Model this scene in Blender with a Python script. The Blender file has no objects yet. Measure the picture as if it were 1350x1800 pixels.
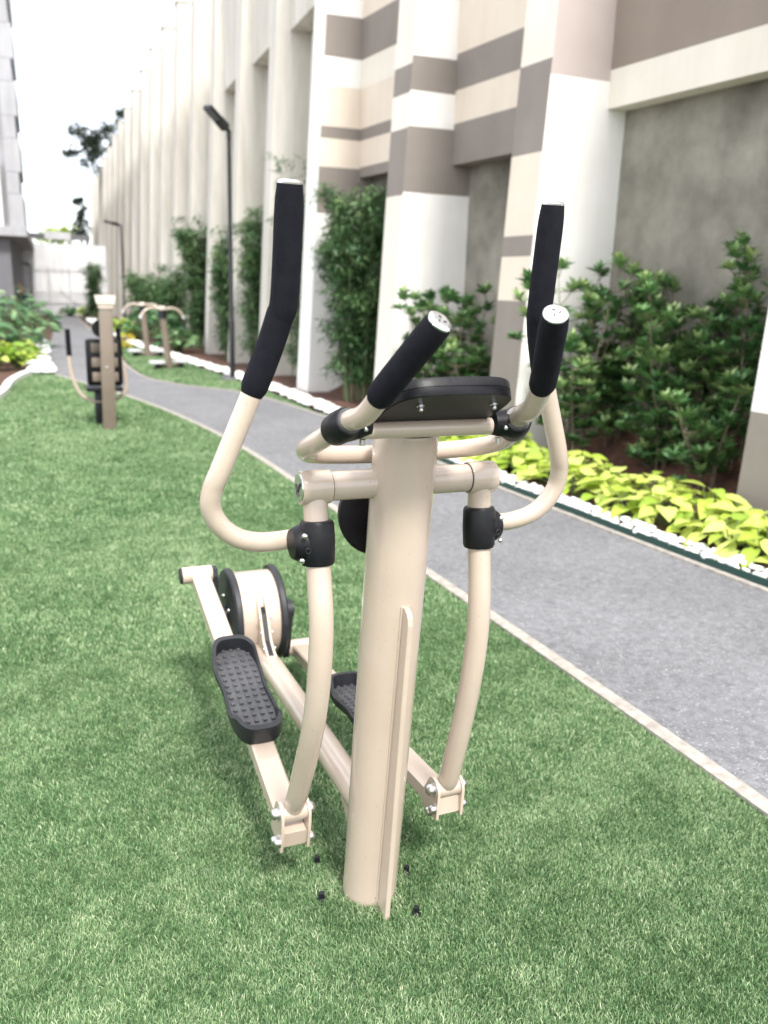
import bpy, bmesh, math, random
import numpy as np
from mathutils import Vector, Matrix
random.seed(7); rng = np.random.default_rng(7)
scene = bpy.context.scene
COL = scene.collection

# ------------------------------------------------------------------ camera
CAM_H = 1.45
d = Vector((-175, 5800, 1500)).normalized()
w = Vector((-585, -400, 1500)); w = (w - d * w.dot(d)).normalized()
r = d.cross(w)
# rows of the world->image rotation (image x right, y down, z forward)
rows = [Vector((r[i], w[i], -d[i])) for i in range(3)]
cam_data = bpy.data.cameras.new('camera')
cam = bpy.data.objects.new('camera', cam_data); COL.objects.link(cam)
cx, cy, cz = rows[0], -rows[1], -rows[2]
cam.matrix_world = Matrix(((cx.x, cy.x, cz.x, 0), (cx.y, cy.y, cz.y, 0), (cx.z, cy.z, cz.z, CAM_H), (0, 0, 0, 1)))
cam_data.sensor_fit = 'HORIZONTAL'; cam_data.sensor_width = 36; cam_data.lens = 40
cam_data.clip_start = 0.02; cam_data.clip_end = 2000
cam_data.dof.use_dof = True; cam_data.dof.focus_distance = 1.80
cam_data.dof.aperture_fstop = 4.2
scene.camera = cam

# ------------------------------------------------------------------ sky, sun, exposure
SUN_ELEV, SUN_AZ = math.radians(52), math.radians(178)   # azimuth clockwise from +Y
world = bpy.data.worlds.new('World'); scene.world = world; world.use_nodes = True
nt = world.node_tree; nt.nodes.clear()
wo = nt.nodes.new('ShaderNodeOutputWorld'); bg = nt.nodes.new('ShaderNodeBackground')
sky = nt.nodes.new('ShaderNodeTexSky'); sky.sky_type = 'NISHITA'; sky.sun_disc = False
sky.sun_elevation = SUN_ELEV; sky.sun_rotation = SUN_AZ
tc = nt.nodes.new('ShaderNodeTexCoord')
noi = nt.nodes.new('ShaderNodeTexNoise'); noi.inputs['Scale'].default_value = 2.3; noi.inputs['Detail'].default_value = 5
noi.inputs['Roughness'].default_value = 0.5
mp = nt.nodes.new('ShaderNodeMapping'); mp.inputs['Location'].default_value = (5.86, 7.1, 0.84); mp.inputs['Scale'].default_value = (1, 1, 1.9)
rp = nt.nodes.new('ShaderNodeValToRGB'); rp.color_ramp.elements[0].position = 0.40; rp.color_ramp.elements[1].position = 0.52
rp.color_ramp.elements[0].color = (0.52, 0.52, 0.52, 1)
mx = nt.nodes.new('ShaderNodeMix'); mx.data_type = 'RGBA'
mx.inputs['B'].default_value = (10.6, 10.8, 11.2, 1)
nt.links.new(tc.outputs['Generated'], mp.inputs['Vector']); nt.links.new(mp.outputs[0], noi.inputs['Vector'])
nt.links.new(noi.outputs['Fac'], rp.inputs['Fac']); nt.links.new(rp.outputs['Color'], mx.inputs['Factor'])
nt.links.new(sky.outputs['Color'], mx.inputs['A']); nt.links.new(mx.outputs['Result'], bg.inputs['Color'])
bg.inputs['Strength'].default_value = 0.063
nt.links.new(bg.outputs[0], wo.inputs['Surface'])
sd = bpy.data.lights.new('sun', 'SUN'); sd.energy = 1.5; sd.angle = math.radians(11); sd.color = (1.0, 0.96, 0.9)
sun = bpy.data.objects.new('sun', sd); COL.objects.link(sun)
sdir = Vector((math.sin(SUN_AZ) * math.cos(SUN_ELEV), math.cos(SUN_AZ) * math.cos(SUN_ELEV), math.sin(SUN_ELEV)))
sun.rotation_euler = sdir.to_track_quat('Z', 'Y').to_euler(); sun.location = (0, 0, 30)
vs = scene.view_settings; vs.view_transform = 'Standard'; vs.look = 'None'; vs.gamma = 1; vs.use_curve_mapping = False
vs.exposure = 1.88
scene.cycles.use_denoising = True
scene.cycles.max_bounces = 6

# ------------------------------------------------------------------ materials
def lin(*c):
    return tuple((x / 12.92 if x <= 0.04045 else ((x + 0.055) / 1.055) ** 2.4) for x in [v / 255 for v in c]) + (1,)
def mat(name, col, rough=0.5, metal=0.0, col2=None, scale=8.0, detail=4, bump=0.0, bscale=None, coat=0.0, lo=0.35, hi=0.65,
        coord='Object', attr=None, attr_cols=None, stretch=(1, 1, 1), spec=0.5, trans=0.0):
    m = bpy.data.materials.new(name); m.use_nodes = True
    t = m.node_tree; b = t.nodes['Principled BSDF']
    c = tuple(col) if len(col) == 4 else tuple(col) + (1,)
    b.inputs['Base Color'].default_value = c
    b.inputs['Roughness'].default_value = rough; b.inputs['Metallic'].default_value = metal
    b.inputs['Specular IOR Level'].default_value = spec
    if coat: b.inputs['Coat Weight'].default_value = coat; b.inputs['Coat Roughness'].default_value = 0.12
    if col2 is not None or bump:
        tcn = t.nodes.new('ShaderNodeTexCoord'); mpn = t.nodes.new('ShaderNodeMapping'); mpn.inputs['Scale'].default_value = stretch
        t.links.new(tcn.outputs[coord], mpn.inputs['Vector'])
    if col2 is not None:
        n = t.nodes.new('ShaderNodeTexNoise'); n.inputs['Scale'].default_value = scale; n.inputs['Detail'].default_value = detail
        n.inputs['Roughness'].default_value = 0.6
        t.links.new(mpn.outputs[0], n.inputs['Vector'])
        rr = t.nodes.new('ShaderNodeValToRGB'); rr.color_ramp.elements[0].position = lo; rr.color_ramp.elements[1].position = hi
        rr.color_ramp.elements[0].color = c
        rr.color_ramp.elements[1].color = tuple(col2) if len(col2) == 4 else tuple(col2) + (1,)
        t.links.new(n.outputs['Fac'], rr.inputs['Fac']); t.links.new(rr.outputs['Color'], b.inputs['Base Color'])
    if attr:
        a = t.nodes.new('ShaderNodeAttribute'); a.attribute_name = attr
        rr = t.nodes.new('ShaderNodeValToRGB'); cr = rr.color_ramp
        while len(cr.elements) < len(attr_cols): cr.elements.new(0.5)
        for e, (ps, cc) in zip(cr.elements, attr_cols): e.position = ps; e.color = tuple(cc) + (1,)
        t.links.new(a.outputs['Fac'], rr.inputs['Fac']); t.links.new(rr.outputs['Color'], b.inputs['Base Color'])
        if trans:
            tr = t.nodes.new('ShaderNodeBsdfTranslucent'); ms = t.nodes.new('ShaderNodeMixShader'); ms.inputs[0].default_value = trans
            t.links.new(rr.outputs['Color'], tr.inputs['Color']); t.links.new(b.outputs[0], ms.inputs[1]); t.links.new(tr.outputs[0], ms.inputs[2])
            t.links.new(ms.outputs[0], t.nodes['Material Output'].inputs['Surface'])
    if bump:
        n2 = t.nodes.new('ShaderNodeTexNoise'); n2.inputs['Scale'].default_value = bscale or scale; n2.inputs['Detail'].default_value = 4
        bp = t.nodes.new('ShaderNodeBump'); bp.inputs['Strength'].default_value = bump; bp.inputs['Distance'].default_value = 0.01
        t.links.new(mpn.outputs[0], n2.inputs['Vector']); t.links.new(n2.outputs['Fac'], bp.inputs['Height'])
        t.links.new(bp.outputs[0], b.inputs['Normal'])
    return m
M = {}
M['paint'] = mat('beige_paint', (0.465, 0.374, 0.305), 0.25, col2=(0.495, 0.404, 0.333), scale=5, coat=0.6, bump=0.03, bscale=60)
M['paint2'] = mat('tan_paint', (0.17, 0.135, 0.105), 0.4, col2=(0.20, 0.16, 0.125), scale=4)
M['foam'] = mat('black_foam', (0.0045, 0.0045, 0.0085), 0.8, col2=(0.0075, 0.0075, 0.0125), scale=40, bump=0.25, bscale=420, spec=0.18)
M['plastic'] = mat('black_plastic', (0.0032, 0.0032, 0.005), 0.42, spec=0.28, col2=(0.008, 0.008, 0.010), scale=20, bump=0.05, bscale=150)
M['rubber'] = mat('charcoal_rubber', (0.010, 0.0105, 0.014), 0.5, col2=(0.017, 0.018, 0.021), scale=25, bump=0.1, bscale=120)
M['tread'] = mat('grey_tread', (0.055, 0.055, 0.06), 0.42, col2=(0.085, 0.085, 0.09), scale=30, bump=0.15, bscale=200)
M['chrome'] = mat('chrome', (0.75, 0.75, 0.75), 0.22, 1.0, col2=(0.62, 0.62, 0.62), scale=60)
M['steel'] = mat('steel', (0.55, 0.54, 0.52), 0.35, 1.0)
M['lampblack'] = mat('lamp_black', (0.007, 0.0075, 0.010), 0.4)
M['mark'] = mat('dark_mark', (0.06, 0.06, 0.06), 0.5)
M['turf'] = mat('turf_base', (0.05, 0.10, 0.04), 0.9, col2=(0.09, 0.16, 0.07), scale=60, detail=6)
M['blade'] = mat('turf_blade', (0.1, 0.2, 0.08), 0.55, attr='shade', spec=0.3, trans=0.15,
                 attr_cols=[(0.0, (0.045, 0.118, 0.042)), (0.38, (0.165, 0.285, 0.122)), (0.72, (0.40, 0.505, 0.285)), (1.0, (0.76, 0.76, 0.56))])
M['asphalt'] = mat('path_asphalt', (0.118, 0.118, 0.126), 0.85, col2=(0.205, 0.205, 0.216), scale=30, detail=15, bump=0.7, bscale=140, lo=0.32, hi=0.68)
def add_grit(m, scale=900, col=(0.55, 0.55, 0.56), amount=0.72, blo=.86, bhi=1.12):
    t = m.node_tree; b = t.nodes['Principled BSDF']; src = b.inputs['Base Color'].links[0].from_socket
    mpn = next(n for n in t.nodes if n.type == 'MAPPING')
    v = t.nodes.new('ShaderNodeTexNoise'); v.inputs['Scale'].default_value = scale; v.inputs['Detail'].default_value = 1
    big = t.nodes.new('ShaderNodeTexNoise'); big.inputs['Scale'].default_value = 1.4; big.inputs['Detail'].default_value = 6
    rr = t.nodes.new('ShaderNodeMapRange'); rr.inputs['From Min'].default_value = amount - .06; rr.inputs['From Max'].default_value = amount + .04
    br = t.nodes.new('ShaderNodeMapRange'); br.inputs['From Min'].default_value = .3; br.inputs['From Max'].default_value = .7; br.inputs['To Min'].default_value = blo; br.inputs['To Max'].default_value = bhi
    mx_ = t.nodes.new('ShaderNodeMix'); mx_.data_type = 'RGBA'; mx_.inputs['B'].default_value = col + (1,)
    mu = t.nodes.new('ShaderNodeVectorMath'); mu.operation = 'SCALE'
    for n in (v, big): t.links.new(mpn.outputs[0], n.inputs['Vector'])
    t.links.new(v.outputs['Fac'], rr.inputs['Value']); t.links.new(big.outputs['Fac'], br.inputs['Value'])
    t.links.new(src, mu.inputs[0]); t.links.new(br.outputs[0], mu.inputs['Scale'])
    t.links.new(mu.outputs[0], mx_.inputs['A']); t.links.new(rr.outputs[0], mx_.inputs['Factor']); t.links.new(mx_.outputs['Result'], b.inputs['Base Color'])
add_grit(M['asphalt'], 110, (0.36, 0.36, 0.365), amount=.69)
add_grit(M['asphalt'], 75, (0.06, 0.06, 0.062), amount=.73, blo=1, bhi=1)
add_grit(M['paint'], 130, (0.38, 0.305, 0.245), amount=.775, blo=.95, bhi=1.04)
M['kerb'] = mat('kerb_concrete', (0.25, 0.225, 0.195), 0.85, col2=(0.40, 0.37, 0.33), scale=22, detail=8, bump=0.3, bscale=60)
M['whitekerb'] = mat('white_kerb', (0.72, 0.71, 0.69), 0.8, col2=(0.8, 0.8, 0.79), scale=9, bump=0.3, bscale=40)
M['soil'] = mat('soil', (0.055, 0.025, 0.016), 0.95, col2=(0.11, 0.05, 0.03), scale=10, detail=8, bump=0.8, bscale=30)
M['ground'] = mat('ground_earth', (0.10, 0.085, 0.07), 0.95, col2=(0.15, 0.13, 0.11), scale=0.5)
M['pebble'] = mat('white_pebble', (0.74, 0.73, 0.71), 0.7, col2=(0.82, 0.82, 0.81), scale=20, bump=0.2, bscale=40)
M['edging'] = mat('green_edging', (0.008, 0.045, 0.038), 0.5)
M['white'] = mat('white_wall_paint', (0.78, 0.755, 0.725), 0.75, col2=(0.83, 0.81, 0.785), scale=1.6, detail=6, bump=0.06, bscale=25)
M['cream'] = mat('cream_wall_paint', (0.665, 0.575, 0.48), 0.75, col2=(0.71, 0.62, 0.525), scale=1.6, detail=6, bump=0.06, bscale=25)
M['creamb'] = mat('pale_cream_paint', (0.70, 0.645, 0.56), 0.78, col2=(0.755, 0.71, 0.63), scale=1.1, detail=6, bump=0.06, bscale=25)
M['taupe'] = mat('taupe_wall_paint', (0.215, 0.187, 0.167), 0.75, col2=(0.245, 0.214, 0.191), scale=1.6, detail=6, bump=0.06, bscale=25)
M['mauve'] = mat('mauve_wall_paint', (0.43, 0.365, 0.345), 0.75, col2=(0.47, 0.405, 0.38), scale=1.6, detail=6, bump=0.06, bscale=25)
M['brown'] = mat('brown_wall_paint', (0.235, 0.19, 0.16), 0.75, col2=(0.27, 0.22, 0.185), scale=1.3, detail=6, bump=0.06, bscale=25)
M['cement'] = mat('bare_cement', (0.115, 0.106, 0.086), 0.9, col2=(0.33, 0.31, 0.265), scale=1.7, detail=12, bump=0.25, bscale=9, lo=0.3, hi=0.72)
M['finpaint'] = mat('fin_paint', (0.57, 0.54, 0.48), 0.78, col2=(0.64, 0.615, 0.565), scale=0.9, detail=7, bump=0.06, bscale=20, stretch=(1, 1, 0.25))
M['grey'] = mat('grey_facade', (0.33, 0.33, 0.345), 0.8, col2=(0.38, 0.38, 0.395), scale=0.6)
M['dgrey'] = mat('dark_grey_facade', (0.13, 0.13, 0.14), 0.8, col2=(0.17, 0.17, 0.18), scale=0.8)
M['sheet'] = mat('white_sheet', (0.72, 0.72, 0.73), 0.55, col2=(0.80, 0.80, 0.81), scale=0.7, detail=5)
M['sheetg'] = mat('grey_sheet', (0.50, 0.50, 0.52), 0.6, col2=(0.62, 0.62, 0.63), scale=0.9, detail=5)
M['blue'] = mat('blue_plastic', (0.02, 0.05, 0.13), 0.5)
M['orange'] = mat('orange_plastic', (0.75, 0.25, 0.10), 0.5)
M['bark'] = mat('bark', (0.11, 0.085, 0.062), 0.9, col2=(0.20, 0.165, 0.125), scale=14, bump=0.4, bscale=30)
M['darkbark'] = mat('dark_bark', (0.035, 0.03, 0.028), 0.9, col2=(0.06, 0.05, 0.045), scale=10)
M['culm'] = mat('culm', (0.10, 0.15, 0.06), 0.7, col2=(0.16, 0.17, 0.09), scale=9)
def add_streaks(m, lo=.86, hi=1.06):
    t = m.node_tree; b = t.nodes['Principled BSDF']; src = b.inputs['Base Color'].links[0].from_socket
    tcn = t.nodes.new('ShaderNodeTexCoord'); mpn = t.nodes.new('ShaderNodeMapping'); mpn.inputs['Scale'].default_value = (3.2, 3.2, .4)
    v = t.nodes.new('ShaderNodeTexNoise'); v.inputs['Scale'].default_value = 1.6; v.inputs['Detail'].default_value = 7; v.inputs['Roughness'].default_value = .65
    br = t.nodes.new('ShaderNodeMapRange'); br.inputs['From Min'].default_value = .28; br.inputs['From Max'].default_value = .62; br.inputs['To Min'].default_value = lo; br.inputs['To Max'].default_value = hi
    mu = t.nodes.new('ShaderNodeVectorMath'); mu.operation = 'SCALE'
    t.links.new(tcn.outputs['Object'], mpn.inputs['Vector']); t.links.new(mpn.outputs[0], v.inputs['Vector']); t.links.new(v.outputs['Fac'], br.inputs['Value'])
    t.links.new(src, mu.inputs[0]); t.links.new(br.outputs[0], mu.inputs['Scale']); t.links.new(mu.outputs[0], b.inputs['Base Color'])
for k in ('white', 'cream', 'creamb'): add_streaks(M[k], .955, 1.02)
for k in ('taupe', 'mauve', 'brown'): add_streaks(M[k], .975, 1.015)
for k in ('finpaint', 'sheet', 'grey'): add_streaks(M[k], .80, 1.06)
add_streaks(M['cement'], .90, 1.05)
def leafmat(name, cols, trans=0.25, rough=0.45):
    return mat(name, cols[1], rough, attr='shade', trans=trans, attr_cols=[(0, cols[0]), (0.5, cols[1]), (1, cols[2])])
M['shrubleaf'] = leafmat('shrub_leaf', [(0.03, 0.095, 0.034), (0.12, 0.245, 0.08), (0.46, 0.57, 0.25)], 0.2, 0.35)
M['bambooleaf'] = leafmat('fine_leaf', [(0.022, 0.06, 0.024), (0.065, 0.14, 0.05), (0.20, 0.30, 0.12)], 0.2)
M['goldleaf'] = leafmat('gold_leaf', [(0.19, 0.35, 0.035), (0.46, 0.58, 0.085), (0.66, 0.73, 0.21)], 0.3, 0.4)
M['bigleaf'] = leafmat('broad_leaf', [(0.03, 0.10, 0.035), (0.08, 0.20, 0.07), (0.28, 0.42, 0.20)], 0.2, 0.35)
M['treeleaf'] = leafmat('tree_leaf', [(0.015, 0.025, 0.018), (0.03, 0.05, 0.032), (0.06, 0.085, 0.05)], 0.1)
M['yellowflower'] = leafmat('yellow_petal', [(0.5, 0.38, 0.02), (0.62, 0.5, 0.03), (0.7, 0.6, 0.08)], 0.2)

# ------------------------------------------------------------------ mesh helpers
class MB:
    def __init__(s): s.v = []; s.f = []; s.mi = []
    def add(s, vs_, fs, mi=0):
        o = len(s.v); s.v.extend(tuple(q) for q in vs_); s.f.extend(tuple(i + o for i in f) for f in fs); s.mi.extend([mi] * len(fs))
    def box(s, lo, hi, mi=0, bev=0.0):
        if bev:
            bm = bmesh.new(); bmesh.ops.create_cube(bm, size=1)
            for q in bm.verts: q.co = Vector([lo[k] + (q.co[k] + 0.5) * (hi[k] - lo[k]) for k in range(3)])
            bmesh.ops.bevel(bm, geom=bm.edges[:], offset=bev, segments=2, affect='EDGES', profile=0.5)
            bm.verts.index_update()
            s.add([q.co for q in bm.verts], [[q.index for q in f.verts] for f in bm.faces], mi); bm.free(); return s
        x0, y0, z0 = lo; x1, y1, z1 = hi
        s.add([(x0, y0, z0), (x1, y0, z0), (x1, y1, z0), (x0, y1, z0), (x0, y0, z1), (x1, y0, z1), (x1, y1, z1), (x0, y1, z1)],
              [(0, 3, 2, 1), (4, 5, 6, 7), (0, 1, 5, 4), (1, 2, 6, 5), (2, 3, 7, 6), (3, 0, 4, 7)], mi); return s
    def prism(s, poly, a, b, mi=0):
        """poly: list of 3D points; extruded from offset a to offset b (vectors)"""
        n = len(poly); a = Vector(a); b = Vector(b)
        vs_ = [Vector(q) + a for q in poly] + [Vector(q) + b for q in poly]
        fs = [tuple(range(n))[::-1], tuple(range(n, 2 * n))] + [(i, (i + 1) % n, n + (i + 1) % n, n + i) for i in range(n)]
        s.add(vs_, fs, mi); return s
    def tube(s, pts, rad, n=20, cap=True, mi=0):
        pts = [Vector(q) for q in pts]; m = len(pts)
        rads = rad if isinstance(rad, (list, tuple)) else [rad] * m
        T = []
        for i in range(m):
            a = pts[min(i + 1, m - 1)] - pts[max(i - 1, 0)]; T.append(a.normalized())
        u = T[0].orthogonal().normalized(); rings = []
        for i in range(m):
            u = (u - T[i] * u.dot(T[i])).normalized(); vv = T[i].cross(u)
            rings.append([pts[i] + (u * math.cos(2 * math.pi * k / n) + vv * math.sin(2 * math.pi * k / n)) * rads[i] for k in range(n)])
        o = [q for rg in rings for q in rg]
        fs = [(i * n + k, i * n + (k + 1) % n, (i + 1) * n + (k + 1) % n, (i + 1) * n + k) for i in range(m - 1) for k in range(n)]
        if cap: fs += [tuple(range(n))[::-1], tuple(range((m - 1) * n, m * n))]
        s.add(o, fs, mi); return s
    def build(s, name, mats, parent=None, smooth=35, tri_attr=None):
        me = bpy.data.meshes.new(name); me.from_pydata(s.v, [], s.f); 
        for q in (mats if isinstance(mats, (list, tuple)) else [mats]): me.materials.append(M[q])
        if any(s.mi): me.polygons.foreach_set('material_index', s.mi)
        bm = bmesh.new(); bm.from_mesh(me); bmesh.ops.recalc_face_normals(bm, faces=bm.faces); bm.to_mesh(me); bm.free()
        if smooth:
            me.polygons.foreach_set('use_smooth', [True] * len(me.polygons)); me.set_sharp_from_angle(angle=math.radians(smooth))
        return link(name, me, parent)
def link(name, me, parent=None, loc=None):
    o = bpy.data.objects.new(name, me); COL.objects.link(o)
    if parent: o.parent = parent
    if loc: o.location = loc
    return o
def tag(o, label=None, cat=None, group=None, kind=None):
    if label: o['label'] = label
    if cat: o['category'] = cat
    if group: o['group'] = group
    if kind: o['kind'] = kind
    return o
def empty(name, loc, rz=0, label=None, cat=None, group=None):
    o = bpy.data.objects.new(name, None); COL.objects.link(o); o.location = loc; o.rotation_euler = (0, 0, rz); o.empty_display_size = 0.1
    return tag(o, label, cat, group)
def spline(pts, sub=8):
    P = [Vector(q) for q in pts]; P = [P[0] * 2 - P[1]] + P + [P[-1] * 2 - P[-2]]; out = []
    for i in range(1, len(P) - 2):
        for k in range(sub):
            t = k / sub; a, b, c, e = P[i - 1], P[i], P[i + 1], P[i + 2]
            out.append(0.5 * ((2 * b) + (c - a) * t + (2 * a - 5 * b + 4 * c - e) * t * t + (3 * b - a - 3 * c + e) * t ** 3))
    out.append(P[-2]); return out
def cut(path, z0=None, a=0.0, b=1.0):
    n = len(path); return path[int(a * (n - 1)):int(b * (n - 1)) + 1]
def dome(mb, c, axis, r_, h, n=14, mi=0):
    c = Vector(c); ax = Vector(axis).normalized()
    mb.tube([c + ax * (h * t) for t in (0, 0.35, 0.7, 0.9, 1.0)], [r_, r_, r_ * 0.85, r_ * 0.55, r_ * 0.12], n, True, mi); return mb
def raw_mesh(name, verts, faces_n, idx, mats, attr=None, parent=None):
    """fast numpy mesh: faces all with faces_n corners"""
    me = bpy.data.meshes.new(name); nv = len(verts); nf = len(idx) // faces_n
    me.vertices.add(nv); me.vertices.foreach_set('co', np.asarray(verts, np.float32).ravel())
    me.loops.add(len(idx)); me.loops.foreach_set('vertex_index', np.asarray(idx, np.int32))
    me.polygons.add(nf); me.polygons.foreach_set('loop_start', np.arange(nf, dtype=np.int32) * faces_n)
    try: me.polygons.foreach_set('loop_total', np.full(nf, faces_n, np.int32))
    except Exception: pass
    for q in (mats if isinstance(mats, (list, tuple)) else [mats]): me.materials.append(M[q])
    me.update(calc_edges=True)
    if attr is not None:
        a = me.attributes.new('shade', 'FLOAT', 'POINT'); a.data.foreach_set('value', np.asarray(attr, np.float32))
    return link(name, me, parent)
def in_poly(P, poly):
    x, y = P[:, 0], P[:, 1]; c = np.zeros(len(P), bool); n = len(poly)
    for i in range(n):
        x0, y0 = poly[i]; x1, y1 = poly[(i + 1) % n]
        if y0 == y1: continue
        c ^= ((y0 > y) != (y1 > y)) & (x < (x1 - x0) * (y - y0) / (y1 - y0) + x0)
    return c
def sheet(name, poly, z, m, parent=None, kind='structure'):
    mb = MB(); mb.add([(x, y, z) for x, y in poly], [tuple(range(len(poly)))])
    bm = bmesh.new(); vs_ = [bm.verts.new(q) for q in mb.v]; f = bm.faces.new(vs_)
    bmesh.ops.triangulate(bm, faces=[f]); bmesh.ops.recalc_face_normals(bm, faces=bm.faces)
    for q in bm.faces:
        if q.normal.z < 0: q.normal_flip()
    me = bpy.data.meshes.new(name); bm.to_mesh(me); bm.free(); me.materials.append(M[m])
    o = link(name, me, parent); 
    if kind: o['kind'] = kind
    return o
def strip(name, line, w0, w1, z0, z1, m, parent=None, kind=None):
    """solid strip following a plan line between lateral offsets w0..w1 and heights z0..z1"""
    L = [Vector((x, y, 0)) for x, y in line]; n = len(L); ring = []
    for i in range(n):
        t = (L[min(i + 1, n - 1)] - L[max(i - 1, 0)]).normalized(); nn = Vector((t.y, -t.x, 0))
        a, b = L[i] + nn * w0, L[i] + nn * w1
        ring.append([(a.x, a.y, z0), (b.x, b.y, z0), (b.x, b.y, z1), (a.x, a.y, z1)])
    vs_ = [q for rg in ring for q in rg]
    fs = [(i * 4 + k, i * 4 + (k + 1) % 4, (i + 1) * 4 + (k + 1) % 4, (i + 1) * 4 + k) for i in range(n - 1) for k in range(4)]
    fs += [(0, 1, 2, 3), tuple((n - 1) * 4 + k for k in (3, 2, 1, 0))]
    mb = MB(); mb.add(vs_, fs); o = mb.build(name, m, parent, smooth=0)
    if kind: o['kind'] = kind
    return o
def sp2(pts, sub=8): return [(q.x, q.y) for q in spline([(x, y, 0) for x, y in pts], sub)]

# ------------------------------------------------------------------ ground, path, lawns
sheet('ground', [(-400, -400), (400, -400), (400, 400), (-400, 400)], -0.06, 'ground')
PL = sp2([(1.95, -6), (1.95, -1), (1.93, 1.7), (1.82, 4.2), (1.63, 7.7), (1.32, 10), (0.9, 11.9), (0.40, 13.6), (-0.02, 15.0)])
PLF = sp2([(-0.02, 15.0), (-0.12, 17), (-0.12, 21), (-0.02, 28), (0.0, 36), (-0.1, 41)])
EDGE = sp2([(4.1, -6), (3.8, 0), (3.42, 3.4), (3.28, 4.9), (3.2, 5.9), (3.13, 7.4), (3.05, 9), (2.97, 10.5), (2.86, 12.2), (2.74, 13.6), (2.6, 15),
            (2.4, 16.6), (2.1, 19), (1.75, 22.3), (1.5, 28), (1.3, 34), (1.2, 41)])
PRN = [q for q in EDGE if q[1] < 9.4]
PRF = sp2([PRN[-1], (2.92, 10.1), (2.72, 11.4), (2.44, 12.35), (2.0, 12.95), (1.67, 13.5), (1.36, 14.5), (1.24, 16.3), (1.25, 18.6), (1.28, 21.3), (1.15, 28), (1.05, 33), (0.95, 41)])
PATH = PL + PLF[1:] + (PRN + PRF[1:])[::-1]
path = sheet('path', PATH, -0.015, 'asphalt')
strip('kerb_path_lawn', PL, -0.055, 0.005, -0.05, -0.005, 'kerb', path)
strip('kerb_path_bed', PRN, -0.055, -0.012, -0.05, 0.000, 'kerb', path)
strip('kerb_path_island', PRF, -0.05, 0.0, -0.05, -0.006, 'kerb', path)
for o in path.children: o.name = 'kerb'
LK = sp2([(-0.10, 15.35), (-0.45, 15.0), (-0.68, 13.6), (-0.74, 12.2), (-1.0, 10.4), (-1.5, 8), (-2.2, 4), (-2.6, 0), (-2.8, -6)])
LAWN = [(x - 0.050, y) for x, y in PL] + LK
sheet('lawn', LAWN, -0.024, 'turf')
ISL = [q for q in PRF if q[1] < 24]
ISLO = [(x - 0.02, y) for x, y in EDGE if 9.4 < y < 24]
ISLAND = [(x + 0.05, y) for x, y in ISL[1:]] + ISLO[::-1]
sheet('lawn_island', ISLAND, -0.024, 'turf')
LEFTBED = LK[:40] + [(-4, 10.4), (-4, 41), (-0.16, 41)] + [(x - 0.06, y) for x, y in PLF[::-1]]
sheet('planting_bed_left', LEFTBED, -0.02, 'soil')
RIGHTBED = EDGE + [(6.5, 41), (7.5, -6)]
sheet('planting_bed', RIGHTBED, 0.022, 'soil')

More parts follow.
